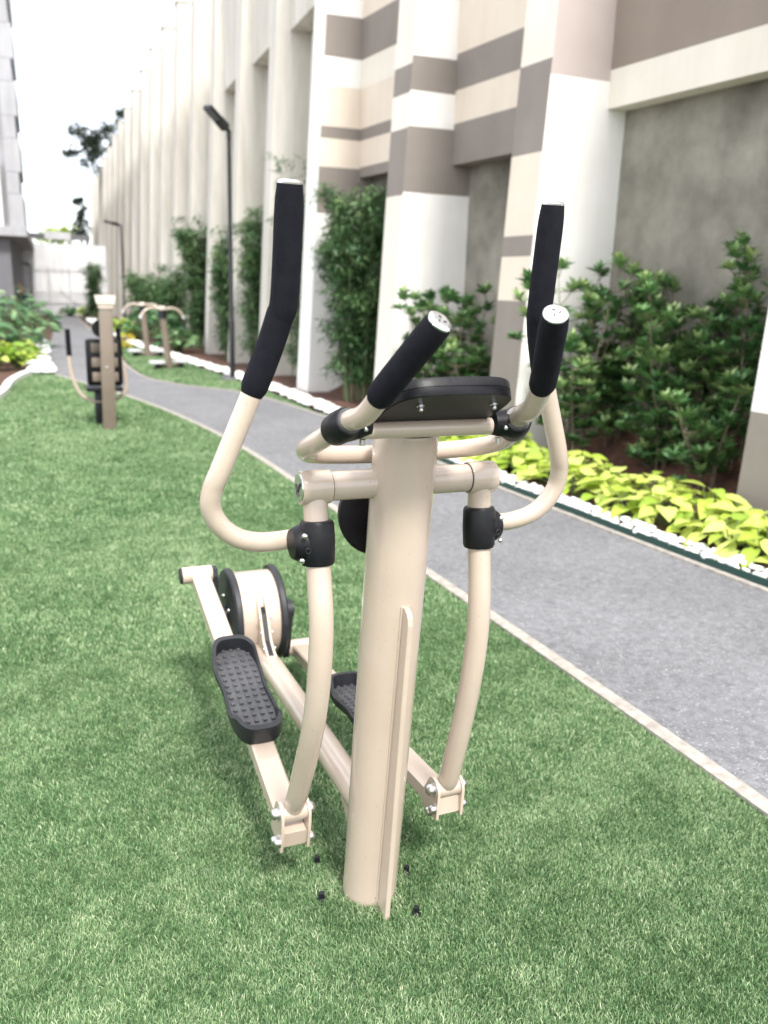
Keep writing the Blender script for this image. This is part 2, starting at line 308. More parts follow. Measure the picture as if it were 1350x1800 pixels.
def vnoise(P, s, seed):
    g = np.random.default_rng(seed).random((64, 64)); q = P * s; i = np.floor(q).astype(int); f = q - i; f = f * f * (3 - 2 * f)
    G = lambda a, b: g[(i[:, 0] + a) % 64, (i[:, 1] + b) % 64]
    return (G(0, 0) * (1 - f[:, 0]) + G(1, 0) * f[:, 0]) * (1 - f[:, 1]) + (G(0, 1) * (1 - f[:, 0]) + G(1, 1) * f[:, 0]) * f[:, 1]
def blades(name, poly, zones, label):
    P_, H_, W_ = [], [], []
    for (x0, x1, y0, y1, dens, h, wd) in zones:
        n = int((x1 - x0) * (y1 - y0) * dens); p = rng.random((n, 2)) * [x1 - x0, y1 - y0] + [x0, y0]
        p = p[in_poly(p, poly)]; P_.append(p); H_.append(np.full(len(p), h)); W_.append(np.full(len(p), wd))
    P = np.concatenate(P_); H = np.concatenate(H_) * (0.7 + 0.5 * rng.random(len(P))); W = np.concatenate(W_) * (0.7 + 0.6 * rng.random(len(P)))
    keep = (np.hypot(P[:, 0] - 0.66, P[:, 1] - 1.735) > 0.062); P, H, W = P[keep], H[keep], W[keep]
    n = len(P); rim_ = np.clip(1 - np.abs(np.hypot(P[:, 0] - 0.66, P[:, 1] - 1.735) - .085) / .05, 0, 1); H = H * (1 + .5 * rim_); big = vnoise(P, 1.7, 3); mid = vnoise(P, 9.0, 4); sm = vnoise(P, 34.0, 6)
    ang = rng.random(n) * 2 * math.pi + 0.0; lean = (0.10 + 0.85 * rng.random(n)) * (0.75 + 0.2 * mid)
    dirx = np.cos(ang) * lean + (big - 0.5) * 0.4; diry = np.sin(ang) * lean + (mid - 0.5) * 0.25 - 0.05
    fa = rng.random(n) * math.pi; px, py = np.cos(fa) * W * 0.5, np.sin(fa) * W * 0.5
    z0 = -0.024; base = np.stack([P[:, 0], P[:, 1], np.full(n, z0)], 1)
    V = np.empty((n, 5, 3), np.float32); off = np.stack([px, py, np.zeros(n)], 1)
    m_ = base + np.stack([dirx * H * 0.35, diry * H * 0.35, H * 0.62], 1); t_ = base + np.stack([dirx * H * 0.95, diry * H * 0.95, H * (1.0 - 0.12 * lean)], 1)
    V[:, 0] = base - off; V[:, 1] = base + off; V[:, 2] = m_ + off * 0.85; V[:, 3] = m_ - off * 0.85; V[:, 4] = t_
    I = np.arange(n)[:, None] * 5 + np.array([0, 1, 2, 0, 2, 3, 3, 2, 4])[None]
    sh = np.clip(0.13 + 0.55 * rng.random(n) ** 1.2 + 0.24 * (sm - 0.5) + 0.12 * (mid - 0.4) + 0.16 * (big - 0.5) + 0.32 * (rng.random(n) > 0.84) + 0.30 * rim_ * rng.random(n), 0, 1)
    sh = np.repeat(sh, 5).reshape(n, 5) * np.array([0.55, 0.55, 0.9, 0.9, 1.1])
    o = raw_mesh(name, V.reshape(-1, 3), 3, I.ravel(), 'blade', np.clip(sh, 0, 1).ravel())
    tag(o, label, 'grass', kind='stuff'); return o
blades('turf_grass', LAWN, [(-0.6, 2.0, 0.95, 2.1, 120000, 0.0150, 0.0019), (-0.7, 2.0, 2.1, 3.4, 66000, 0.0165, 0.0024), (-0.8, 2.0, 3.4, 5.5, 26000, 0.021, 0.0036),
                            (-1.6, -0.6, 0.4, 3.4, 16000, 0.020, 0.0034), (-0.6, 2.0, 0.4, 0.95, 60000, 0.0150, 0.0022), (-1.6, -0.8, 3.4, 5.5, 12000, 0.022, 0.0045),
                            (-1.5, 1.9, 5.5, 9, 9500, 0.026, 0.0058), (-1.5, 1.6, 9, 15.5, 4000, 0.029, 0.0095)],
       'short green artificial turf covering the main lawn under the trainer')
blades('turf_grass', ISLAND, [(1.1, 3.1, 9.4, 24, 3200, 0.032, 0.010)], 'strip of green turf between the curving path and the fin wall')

# ------------------------------------------------------------------ the striped building with buttresses
BAYL = 2.36
def front_x(Y): return 3.895 - 0.116 * (Y - 7.06) if Y < 12.2 else 3.29 - 0.03 * (Y - 12.2)
LEAN = 0.045
TOP = 9.0
bld = empty('striped_building', (4.9, 7.0, 0), 0, 'tall building with taupe, cream and white painted bands on buttresses, behind the right planting bed', 'building')
BO = Vector((4.9, 7.0, 0))
matlist = ['white', 'cream', 'taupe', 'mauve', 'brown', 'creamb', 'cement']
mi_ = {k: i for i, k in enumerate(matlist)}
def banded_pillar(Y0, wy, depth, xbands, ybands):
    mb = MB(); 
    def pt(k, z):   # plan corners: 0 front-near, 1 front-far, 2 back-far, 3 back-near
        Yq = Y0 + (wy if k in (1, 2) else 0); xf = front_x(Y0) + LEAN * z - (0.116 * wy if k == 1 else 0)
        return Vector((xf if k in (0, 1) else front_x(Y0) + depth, Yq, z)) - BO
    for (bands, k0, k1) in ((xbands, 0, 1), (ybands, 3, 0)):
        for z0, z1, c in bands:
            mb.add([pt(k0, z0), pt(k1, z0), pt(k1, z1), pt(k0, z1)], [(0, 1, 2, 3)], mi_[c])
    mb.add([pt(1, 0), pt(2, 0), pt(2, TOP), pt(1, TOP)], [(0, 1, 2, 3)], mi_['creamb'])
    mb.add([pt(2, 0), pt(3, 0), pt(3, TOP), pt(2, TOP)], [(0, 1, 2, 3)], mi_['creamb'])
    mb.add([pt(0, TOP), pt(1, TOP), pt(2, TOP), pt(3, TOP)], [(0, 1, 2, 3)], 0)
    return mb.build('buttress', matlist, bld, smooth=0)
def bands(lst): # lst: [(z_top, colour)] from the ground up
    out = []; z = 0
    for zt, c in lst: out.append((z, zt, c)); z = zt
    return out
P0Y, P1Y, P2Y, P3Y = 3.92, 6.92, 9.40, 11.85
banded_pillar(P0Y - 2.45, 0.45, 1.2, bands([(0.76, 'taupe'), (TOP, 'white')]), bands([(TOP, 'white')]))
banded_pillar(P0Y, 0.45, 1.2, bands([(0.76, 'taupe'), (2.4, 'white'), (3.0, 'taupe'), (TOP, 'cream')]), bands([(0.76, 'taupe'), (TOP, 'white')]))
banded_pillar(P1Y, 0.45, 1.2, bands([(1.40, 'taupe'), (1.79, 'cream'), (1.97, 'taupe'), (2.66, 'cream'), (3.40, 'taupe'), (4.3, 'creamb'), (4.8, 'taupe'), (TOP, 'cream')]),
              bands([(3.27, 'white'), (3.98, 'mauve'), (4.6, 'white'), (5.2, 'taupe'), (TOP, 'white')]))
banded_pillar(P2Y, 0.40, 1.2, bands([(2.50, 'creamb'), (3.20, 'taupe'), (3.56, 'creamb'), (3.85, 'taupe'), (TOP, 'creamb')]),  # path-side white bands set to cream, its shade put into the paint
              bands([(2.53, 'white'), (3.22, 'taupe'), (3.58, 'white'), (3.93, 'taupe'), (5.0, 'white'), (5.5, 'taupe'), (TOP, 'white')]))
banded_pillar(P3Y, 0.42, 1.2, bands([(TOP, 'white')]),
              bands([(2.46, 'white'), (3.06, 'taupe'), (3.42, 'cream'), (3.57, 'taupe'), (4.07, 'cream'), (4.42, 'white'), (4.92, 'taupe'), (TOP, 'white')]))
def spandrel(Ya, Yb, off, bnds):
    mb = MB(); ya, yb = Ya, Yb
    xa = front_x(Ya - 0.3) + off; xb = front_x(Yb) + off
    for z0, z1, c in bnds:
        mb.add([Vector((xa, ya, z0)) - BO, Vector((xb, yb, z0)) - BO, Vector((xb, yb, z1)) - BO, Vector((xa, ya, z1)) - BO], [(0, 1, 2, 3)], mi_[c])
    z0, z1 = bnds[0][0], bnds[-1][1]; t = 0.30
    mb.add([Vector((xa, ya, z0)) - BO, Vector((xb, yb, z0)) - BO, Vector((xb + t, yb, z0)) - BO, Vector((xa + t, ya, z0)) - BO], [(0, 1, 2, 3)], mi_[bnds[0][2]])
    mb.add([Vector((xa + t, ya, z0)) - BO, Vector((xb + t, yb, z0)) - BO, Vector((xb + t, yb, z1)) - BO, Vector((xa + t, ya, z1)) - BO], [(0, 1, 2, 3)], mi_['creamb'])
    mb.add([Vector((xa, ya, z1)) - BO, Vector((xb, yb, z1)) - BO, Vector((xb + t, yb, z1)) - BO, Vector((xa + t, ya, z1)) - BO], [(0, 1, 2, 3)], mi_['creamb'])
    mb.build('spandrel', matlist, bld, smooth=0)
spandrel(P0Y - 2.0, P0Y, 0.74, [(3.05, 3.36, 'creamb'), (3.36, 4.0, 'brown'), (4.0, TOP, 'white')])
spandrel(P0Y + 0.45, P1Y, 0.74, [(3.05, 3.36, 'creamb'), (3.36, 3.96, 'brown'), (3.96, 4.6, 'creamb'), (4.6, 5.2, 'taupe'), (5.2, TOP, 'cream')])
spandrel(P1Y + 0.45, P2Y, 0.70, [(2.85, 3.28, 'taupe'), (3.28, 3.62, 'cream'), (3.62, 3.99, 'taupe'), (3.99, 5.2, 'cream'), (5.2, TOP, 'creamb')])
spandrel(P2Y + 0.40, P3Y, 0.72, [(2.95, 3.08, 'taupe'), (3.08, 3.42, 'cream'), (3.42, 3.57, 'taupe'), (3.57, 4.07, 'cream'), (4.07, 4.42, 'creamb'), (4.42, 4.92, 'taupe'), (4.92, TOP, 'cream')])
for (Ya, Yb) in ((P0Y - 2.0, P0Y), (P0Y + 0.45, P1Y), (P1Y + 0.45, P2Y), (P2Y + 0.40, P3Y)):
    mb = MB(); xa, xb = front_x(Ya - 0.3) + 0.93, front_x(Yb) + 0.93
    mb.add([Vector((xa, Ya, 0)) - BO, Vector((xb, Yb, 0)) - BO, Vector((xb, Yb, 4)) - BO, Vector((xa, Ya, 4)) - BO,
            Vector((xa + .2, Ya, 0)) - BO, Vector((xb + .2, Yb, 0)) - BO, Vector((xb + .2, Yb, 4)) - BO, Vector((xa + .2, Ya, 4)) - BO],
           [(0, 1, 2, 3), (7, 6, 5, 4), (0, 4, 5, 1), (3, 2, 6, 7)])
    rw = mb.build('recessed_wall', 'cement', bld, smooth=0)
mb = MB(); mb.add([Vector(q) - BO for q in ((5.55, 1.5, 0), (4.55, 12.2, 0), (14, 12.2, 0), (14, 1.5, 0), (5.55, 1.5, TOP), (4.55, 12.2, TOP), (14, 12.2, TOP), (14, 1.5, TOP))],
                  [(0, 1, 5, 4), (1, 2, 6, 5), (2, 3, 7, 6), (3, 0, 4, 7), (4, 5, 6, 7)])
mb.build('wall', 'creamb', bld, smooth=0)

for (Ya, Yb) in ((P0Y - 2.0, P0Y), (P0Y + 0.45, P1Y), (P1Y + 0.45, P2Y), (P2Y + 0.40, P3Y)):
    n, m_ = 14, 7; vs_, fs = [], []
    for i in range(n):
        yy = Ya + .01 + (Yb - Ya - .02) * i / (n - 1); xb_ = front_x(yy) + .925
        for j in range(m_):
            q = j / (m_ - 1); vs_.append((xb_ - .75 * (1 - q), yy, .018 + (.42 + .10 * math.sin(i * 1.7 + Ya)) * q ** 1.8 + (random.uniform(-.02, .03) if 0 < j else 0)))
    for i in range(n - 1):
        for j in range(m_ - 1): a = i * m_ + j; fs.append((a, a + 1, a + m_ + 1, a + m_))
    mb = MB(); mb.add(vs_, fs); mb.build('soil_bank', 'soil', bpy.data.objects['planting_bed'], smooth=60)
# ------------------------------------------------------------------ the long wall of vertical fins
fw = empty('fin_wall_building', (3.8, 30, 0), 0, 'long pale building whose side is a row of tall vertical fins receding beside the path', 'building')
FO = Vector((3.8, 30, 0)); fins = []
Yk = 14.2; k = 0
while Yk < 52:
    ht = 8.15 if Yk < 29 else 8.15 - 0.065 * (Yk - 29)
    xf = front_x(Yk); wy = 0.38; mb = MB(); xb = xf + 1.0
    vs_ = []
    for z in (0, ht):
        for (x, y) in ((xf + LEAN * z, Yk), (xf + LEAN * z - 0.01, Yk + wy), (xb, Yk + wy), (xb, Yk)): vs_.append(Vector((x, y, z)) - FO)
    mb.add(vs_, [(3, 2, 1, 0), (4, 5, 6, 7), (0, 1, 5, 4), (1, 2, 6, 5), (2, 3, 7, 6), (3, 0, 4, 7)])
    mb.box(Vector((xf + LEAN * ht - 0.03, Yk - 0.03, ht + 0.002)) - FO, Vector((xb, Yk + wy + 0.03, ht + 0.06)) - FO)
    mb.build('fin', 'finpaint', fw, smooth=0)
    # bay behind this fin, up to the next
    xr = front_x(Yk) + 0.72; mb = MB()
    mb.box(Vector((xr, Yk + wy + 0.002, 0)) - FO, Vector((xr + 0.25, Yk + BAYL - 0.002, ht - 0.35)) - FO)
    mb.build('bay_wall', 'finpaint', fw, smooth=0)
    if k in (0, 1):
        mb = MB(); mb.box(Vector((xr - 0.34, Yk + wy + 0.002, 5.3)) - FO, Vector((xr - 0.003, Yk + BAYL - 0.002, ht - 0.3)) - FO); mb.build('spandrel', 'finpaint', fw, smooth=0)
    Yk += BAYL; k += 1
mb = MB(); mb.box(Vector((front_x(12.2) + 0.72, P3Y + 0.42, 0)) - FO, Vector((front_x(12.2) + 0.95, 14.198, 7.8)) - FO); mb.build('bay_wall', 'finpaint', fw, smooth=0)
mb = MB(); mb.box(Vector((front_x(12.2) + 0.40, P3Y + 0.422, 5.3)) - FO, Vector((front_x(12.2) + 0.716, 14.196, 7.9)) - FO); mb.build('spandrel', 'finpaint', fw, smooth=0)
mb = MB(); mb.box(Vector((4.4, 12.3, 0)) - FO, Vector((12, 54, 6.4)) - FO); mb.build('wall', 'finpaint', fw, smooth=0)

# ------------------------------------------------------------------ left tower, hoarding and far things
tw = empty('grey_tower', (-4, 34, 0), 0, 'tall grey tower block with stepped balcony edge at the far left', 'building')
TO = Vector((-4, 34, 0))
mb = MB(); mb.box(Vector((-9, 30.6, 2.8)) - TO, Vector((-0.95, 44, 30)) - TO); mb.build('wall', 'grey', tw, smooth=0)
mb = MB(); mb.box(Vector((-9, 30.0, 0)) - TO, Vector((-1.12, 44, 2.75)) - TO); mb.build('ground_floor', 'dgrey', tw, smooth=0)
mb = MB(); mb.box(Vector((-9, 29.6, 2.76)) - TO, Vector((-0.60, 44, 3.05)) - TO); mb.build('slab', 'grey', tw, smooth=0)
z = 3.06; i = 0
while z < 20:
    hh = 0.95 if i % 2 == 0 else 0.62; xo = -0.64 if i % 2 == 0 else -0.72
    mb = MB(); mb.box(Vector((-1.08, 29.8, z)) - TO, Vector((xo, 33, z + hh - 0.01)) - TO); mb.build('balcony_panel', 'grey', tw, smooth=0); z += hh; i += 1
mb = MB(); mb.box(Vector((-2.6, 29.9, 3.06)) - TO, Vector((-1.25, 30.59, 4.9)) - TO); mb.build('pale_panel', 'sheet', tw, smooth=0)

ho = empty('site_hoarding', (0.2, 42, 0), 0, 'white sheet metal hoarding closing the far end of the path', 'fence')
x = -3.0; i = 0
while x < 2.4:
    mb = MB(); n = 8
    for q in range(n):
        a = x + q * 0.6 / n - 0.2
        mb.box((a, 0.0 if q % 2 else 0.03, 1.02), (a + 0.6 / n - 0.002, 0.06, 3.05))
    mb.build('panel', 'sheet', ho, smooth=0)
    mb = MB(); mb.box((x - 0.2, -0.01, 0), (x - 0.2 + 0.595, 0.07, 1.0)); mb.build('lower_panel', 'sheetg', ho, smooth=0)
    x += 0.6
for xx in (-1.05, -0.27, 0.6, 1.4): mb = MB(); mb.tube([(xx, -0.12, 0), (xx, -0.12, 2.1)], 0.025, 8); mb.build('fence_post', 'sheetg', ho)
for zz in (0.6, 2.05): mb = MB(); mb.tube([(-2.6, -0.12, zz), (1.4, -0.12, zz)], 0.018, 8); mb.build('fence_rail', 'sheetg', ho)
mb = MB(); mb.tube([(0.1, -0.14, 1.2), (1.3, -0.14, 0.25)], 0.015, 8); mb.build('brace', 'sheetg', ho)
be = empty('overhead_beam', (0.2, 43, 0), 0, 'dark overhead beam running above the white hoarding', 'beam')
mb = MB(); mb.box((-2.2, 0, 3.3), (1.6, 0.5, 3.52)); mb.build('beam', 'dgrey', be, smooth=0)
mb = MB(); mb.box((-0.35, -0.1, 3.28), (0.75, -0.004, 3.60)); mb.build('fascia_panel', 'sheetg', be, smooth=0)
for xx in (-2.0, 1.4): mb = MB(); mb.box((xx, 0.1, 0), (xx + 0.14, 0.3, 3.298)); mb.build('column', 'dgrey', be, smooth=0)

def barrel(loc, m, label, r_=0.24, h=0.7):
    mb = MB(); pr = [(0, 0.9), (0.06, 1), (0.3, 1.02), (0.34, 1.06), (0.38, 1.02), (0.62, 1.02), (0.66, 1.06), (0.7, 1.02), (0.94, 1), (1, 0.92)]
    o = empty('storage_barrel', loc, 0, label, 'barrel'); mb.tube([(0, 0, h * t) for t, _ in pr], [r_ * s for _, s in pr], 18); mb.build('body', m, o)
    mb = MB(); mb.tube([(0, 0, h), (0, 0, h + 0.03)], r_ * 0.8, 18); mb.build('lid', m, o)
barrel((-1.12, 36, 0), 'blue', 'dark blue barrel beside the base of the grey tower', 0.26, 0.95)
cn = empty('traffic_cone', (-1.3, 36.0, 0.985), 0, 'small orange cone standing on the dark blue barrel', 'cone')
mb = MB(); mb.tube([(0, 0, 0.02), (0, 0, 0.4)], [0.11, 0.025], 14); mb.build('cone_body', 'orange', cn)
mb = MB(); mb.box((-0.13, -0.13, 0), (0.13, 0.13, 0.019)); mb.build('cone_base', 'orange', cn, smooth=0)
cn.location = (-1.12, 36.0, 0.98)

an = empty('antenna', (3.6, 37.5, 7.55), 0, 'thin antenna mast on the roof edge of the fin wall', 'antenna')
mb = MB(); mb.tube([(-0.4, 0, 0), (-0.4, 0, 1.75)], 0.018, 6); mb.build('mast', 'steel', an)
for zz in (0.8, 1.2, 1.5): mb = MB(); mb.tube([(-0.62, 0, zz), (-0.18, 0, zz)], 0.01, 6); mb.build('rod', 'steel', an)

# ------------------------------------------------------------------ street lamps
def lamp(loc, h, armdir, arm, thick, label):
    o = empty('lamp_post', loc, 0, label, 'lamp', 'black lamp posts along the path')
    mb = MB(); mb.tube([(0, 0, 0), (0, 0, 0.9), (0, 0, 0.92), (0, 0, h)], [thick * 1.25, thick * 1.25, thick, thick * 0.85], 14); mb.build('pole', 'lampblack', o)
    mb = MB(); mb.box((-0.16, -0.16, -0.012), (0.16, 0.16, 0.02), bev=0.004); mb.build('base_plate', 'dgrey', o, smooth=0)
    a = Vector(armdir).normalized(); e = Vector((0, 0, h)); mb = MB()
    mb.tube([e + Vector((0, 0, -0.12)), e, e + a * 0.10], thick * 1.05, 12); mb.build('elbow', 'lampblack', o)
    u = a.cross(Vector((0, 0, 1))).normalized(); nn = u.cross(a); s = e + a * 0.08; mb = MB()
    for (t0, t1, wd, th) in ((0, arm * 0.42, 0.06, 0.05), (arm * 0.40, arm, 0.075, 0.028)):
        c = [s + a * t + u * (wd * i) + nn * (th * j) for t in (t0, t1) for i, j in ((-1, -1), (1, -1), (1, 1), (-1, 1))]
        mb.add(c, [(3, 2, 1, 0), (4, 5, 6, 7), (0, 1, 5, 4), (1, 2, 6, 5), (2, 3, 7, 6), (3, 0, 4, 7)])
    hd = mb.build('lamp_head', 'lampblack', o, smooth=0)
    mb = MB(); c = [s + a * t + u * (0.06 * i) - nn * (0.028 + q) for q in (0.0015, 0.006) for t, i in ((arm * 0.45, -1), (arm * 0.45, 1), (arm * 0.97, 1), (arm * 0.97, -1))]
    mb.add(c, [(0, 1, 2, 3), (7, 6, 5, 4), (0, 4, 5, 1), (1, 5, 6, 2), (2, 6, 7, 3), (3, 7, 4, 0)]); mb.build('led_panel', 'dgrey', hd, smooth=0)
lamp((2.675, 14.0, 0), 3.74, (-0.62, -0.55, 0.42), 0.48, 0.036, 'tall black lamp post standing just left of the striped buttresses, nearest of the lamps')
lamp((2.25, 30.5, 0), 3.28, (-0.9, -0.2, 0.18), 0.46, 0.034, 'thin black lamp post farther down the wall, arm reaching over the path')
lamp((-0.78, 40.5, 0), 2.1, (-0.9, -0.2, 0.2), 0.25, 0.026, 'small distant lamp post in front of the white hoarding')

# ------------------------------------------------------------------ foliage tools
def leaf_geo(L, W, fold=0.25, droop=0.25, kind='lance'):
    """returns verts (n,3) along +Y, and triangle list"""
    if kind == 'lance': prof = [(0, 0.06), (0.3, 0.9), (0.6, 1.0), (1.0, 0.0)]
    elif kind == 'heart': prof = [(-0.08, 0.45), (0.1, 0.95), (0.35, 1.0), (0.65, 0.66), (1.0, 0.0)]
    else: prof = [(0, 0.08), (0.2, 0.8), (0.5, 1.0), (0.8, 0.6), (1.0, 0.0)]
    v = []; f = []
    for t, w_ in prof:
        y = max(t, 0) * L; z = -droop * L * t * t; h = 0.5 * W * w_
        v += [(-h, t * L, z + fold * h), (0, y, z), (h, t * L, z + fold * h)]
    for i in range(len(prof) - 1):
        a = 3 * i; b = a + 3
        f += [(a, a + 1, b + 1), (a, b + 1, b), (a + 1, a + 2, b + 2), (a + 1, b + 2, b + 1)]
    f = [q for q in f if len(set(q)) == 3]
    return np.array(v, np.float32), np.array(f, np.int32)
def scatter_leaves(name, pos, dirs, size, geo, m, shade, parent, roll=None):
    """pos (n,3); dirs (n,3) leaf pointing direction; size (n,)"""
    gv, gf = geo; n = len(pos); dn = dirs / np.linalg.norm(dirs, axis=1, keepdims=True)
    up = np.tile([0, 0, 1.0], (n, 1)) + 0.35 * rng.normal(size=(n, 3)); sx = np.cross(dn, up); sx /= np.linalg.norm(sx, axis=1, keepdims=True) + 1e-9
    nz = np.cross(sx, dn)
    V = (pos[:, None] + size[:, None, None] * (gv[None, :, 0:1] * sx[:, None] + gv[None, :, 1:2] * dn[:, None] + gv[None, :, 2:3] * nz[:, None]))
    I = (np.arange(n)[:, None, None] * len(gv) + gf[None]).reshape(-1)
    o = raw_mesh(name, V.reshape(-1, 3), 3, I, m, np.repeat(shade, len(gv)), parent)
    o['kind'] = 'stuff'; return o
LANCE = leaf_geo(0.105, 0.036, 0.3, 0.25); FINE = leaf_geo(0.10, 0.017, 0.2, 0.35); OVAL = leaf_geo(0.30, 0.11, 0.25, 0.35, 'oval'); BLOB = leaf_geo(0.16, 0.09, 0.2, 0.2, 'oval')

def rosette_shrub(name, loc, h, spread, nstem, ntip, label, group, bare=0.25, lsz=1.0, squash=0.6):
    o = empty(name, loc, 0, label, 'shrub', group); tips = []
    for s in range(nstem):
        a = random.uniform(0, 6.28); rr = random.uniform(0.2, 1) * spread * 0.8; hh = h * random.uniform(0.55, 1.0)
        x, y = rr * math.cos(a), rr * math.sin(a) * squash
        pth = spline([(0.06 * math.cos(a), 0.06 * math.sin(a), 0), (x * 0.25, y * 0.25, hh * 0.3), (x * 0.6 + random.uniform(-.03, .03), y * 0.6, hh * 0.6), (x, y, hh)], 6)
        mb = MB(); mb.tube(pth, [0.010 - 0.007 * i / (len(pth) - 1) for i in range(len(pth))], 7); st = mb.build('stem', 'bark', o)
        for t in range(ntip):
            u = bare + (1 - bare) * (t + random.random()) / ntip; i = min(int(u * (len(pth) - 1)), len(pth) - 1); b = pth[i]
            az = random.uniform(0, 6.28); ln = random.uniform(0.08, 0.48) * spread * (1.15 - 0.5 * u)
            e = b + Vector((math.cos(az) * ln, math.sin(az) * ln * squash, random.uniform(0.02, 0.22) * spread)); tips.append((b, e))
        tips.append((pth[-2], pth[-1]))
    mb = MB()
    for b, e in tips: mb.tube([b, (b + e) / 2 + Vector((0, 0, -0.012)), e], [0.005, 0.004, 0.0025], 5, False)
    tw_ = mb.build('twigs', 'bark', o); tw_['kind'] = 'stuff'
    P_, D_, S_, C_ = [], [], [], []
    for b, e in tips:
        ax = (e - b).normalized(); nl = random.randint(14, 20); tone = random.uniform(0.1, 0.75)
        for q in range(nl):
            t = q / nl; az = q * 2.4 + random.uniform(-.3, .3); el = 0.25 + 0.9 * t
            dv = Vector((math.cos(az) * math.cos(el), math.sin(az) * math.cos(el), math.sin(el))) + ax * 0.35
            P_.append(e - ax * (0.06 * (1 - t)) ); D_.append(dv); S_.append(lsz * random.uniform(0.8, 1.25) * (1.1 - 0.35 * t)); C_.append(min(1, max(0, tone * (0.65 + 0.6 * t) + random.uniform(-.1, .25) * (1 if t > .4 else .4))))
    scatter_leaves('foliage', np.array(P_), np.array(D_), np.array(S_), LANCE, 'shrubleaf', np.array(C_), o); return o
def bamboo(name, loc, h, rx, ry, nculm, nleaf, label, group, lsz=1.0):
    o = empty(name, loc, 0, label, 'shrub', group); cul = []
    for s in range(nculm):
        a = random.uniform(0, 6.28); q = random.random() ** .5; x, y = q * rx * math.cos(a), q * ry * math.sin(a); hh = h * random.uniform(0.7, 1.0)
        pth = spline([(x * .5, y * .5, 0), (x * .7, y * .7, hh * .4), (x * .9, y * .9, hh * .75), (x * 1.15 + random.uniform(-.08, .08), y * 1.15, hh)], 6); cul.append(pth)
        mb = MB(); mb.tube(pth, [0.009 - 0.006 * i / (len(pth) - 1) for i in range(len(pth))], 6); mb.build('culm', 'culm', o)
    n = nleaf; ci = rng.integers(0, nculm, n); ncl = nculm * 26; cl_c = []
    for _ in range(ncl):
        pth = cul[random.randrange(nculm)]; u = 0.10 + 0.9 * random.random() ** 0.85; b = pth[min(int(u * len(pth)), len(pth) - 1)]
        az = random.uniform(0, 6.28); cl_c.append((b.x + math.cos(az) * random.uniform(.02, .20), b.y + math.sin(az) * random.uniform(.02, .20), b.z + random.uniform(-.03, .1), random.uniform(0, 1)))
    cl_c = np.array(cl_c); k_ = rng.integers(0, ncl, n)
    P = cl_c[k_, :3] + rng.normal(size=(n, 3)) * [0.055, 0.055, 0.045]
    D = rng.normal(size=(n, 3)) * [1, 1, .45] + [0, 0, -0.1]
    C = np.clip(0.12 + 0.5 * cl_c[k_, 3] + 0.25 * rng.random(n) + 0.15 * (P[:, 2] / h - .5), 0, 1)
    scatter_leaves('foliage', P, D, lsz * (0.7 + 0.6 * rng.random(n)), FINE, 'bambooleaf', C, o); return o

G1 = 'rosette leaved shrubs in the wall bays'
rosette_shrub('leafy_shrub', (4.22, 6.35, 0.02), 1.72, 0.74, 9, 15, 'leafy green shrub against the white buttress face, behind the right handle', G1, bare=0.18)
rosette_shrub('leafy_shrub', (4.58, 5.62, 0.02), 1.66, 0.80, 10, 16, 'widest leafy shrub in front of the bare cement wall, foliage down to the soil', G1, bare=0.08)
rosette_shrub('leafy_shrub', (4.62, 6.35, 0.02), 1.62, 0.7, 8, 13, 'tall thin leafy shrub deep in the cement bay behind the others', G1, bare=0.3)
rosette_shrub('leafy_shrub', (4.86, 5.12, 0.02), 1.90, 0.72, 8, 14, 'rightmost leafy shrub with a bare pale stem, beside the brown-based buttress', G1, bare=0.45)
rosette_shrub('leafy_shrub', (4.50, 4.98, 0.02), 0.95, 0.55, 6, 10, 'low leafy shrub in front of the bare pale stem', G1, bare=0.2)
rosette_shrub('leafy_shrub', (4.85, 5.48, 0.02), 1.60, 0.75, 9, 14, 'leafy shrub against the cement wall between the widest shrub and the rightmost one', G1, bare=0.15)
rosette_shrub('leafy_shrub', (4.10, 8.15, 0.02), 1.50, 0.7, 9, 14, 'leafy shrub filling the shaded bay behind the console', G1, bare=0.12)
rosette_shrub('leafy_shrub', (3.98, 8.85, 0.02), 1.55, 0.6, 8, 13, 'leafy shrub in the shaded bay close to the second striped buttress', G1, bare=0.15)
G2 = 'fine leaved bamboo clumps between fins'
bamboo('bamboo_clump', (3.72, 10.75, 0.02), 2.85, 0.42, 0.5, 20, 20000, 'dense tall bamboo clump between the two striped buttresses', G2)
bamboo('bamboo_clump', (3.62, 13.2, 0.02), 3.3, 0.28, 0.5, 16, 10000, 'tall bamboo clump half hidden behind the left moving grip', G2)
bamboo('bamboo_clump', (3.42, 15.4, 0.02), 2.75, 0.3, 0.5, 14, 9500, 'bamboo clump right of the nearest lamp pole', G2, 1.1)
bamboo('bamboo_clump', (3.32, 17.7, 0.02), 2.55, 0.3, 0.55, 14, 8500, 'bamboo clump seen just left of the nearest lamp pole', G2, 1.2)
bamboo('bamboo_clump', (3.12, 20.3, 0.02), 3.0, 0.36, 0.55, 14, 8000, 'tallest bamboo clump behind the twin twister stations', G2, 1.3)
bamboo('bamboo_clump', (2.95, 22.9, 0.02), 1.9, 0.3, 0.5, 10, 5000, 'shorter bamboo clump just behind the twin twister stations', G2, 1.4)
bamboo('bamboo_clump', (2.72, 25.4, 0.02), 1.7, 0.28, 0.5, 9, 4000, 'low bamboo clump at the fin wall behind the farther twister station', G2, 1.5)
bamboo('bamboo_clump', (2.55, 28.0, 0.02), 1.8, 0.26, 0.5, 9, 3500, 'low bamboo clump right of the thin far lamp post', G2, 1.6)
bamboo('bamboo_clump', (1.55, 36.5, 0.02), 2.1, 0.20, 0.6, 9, 3000, 'dark narrow bamboo clump at the far end of the fin wall', G2, 1.8)

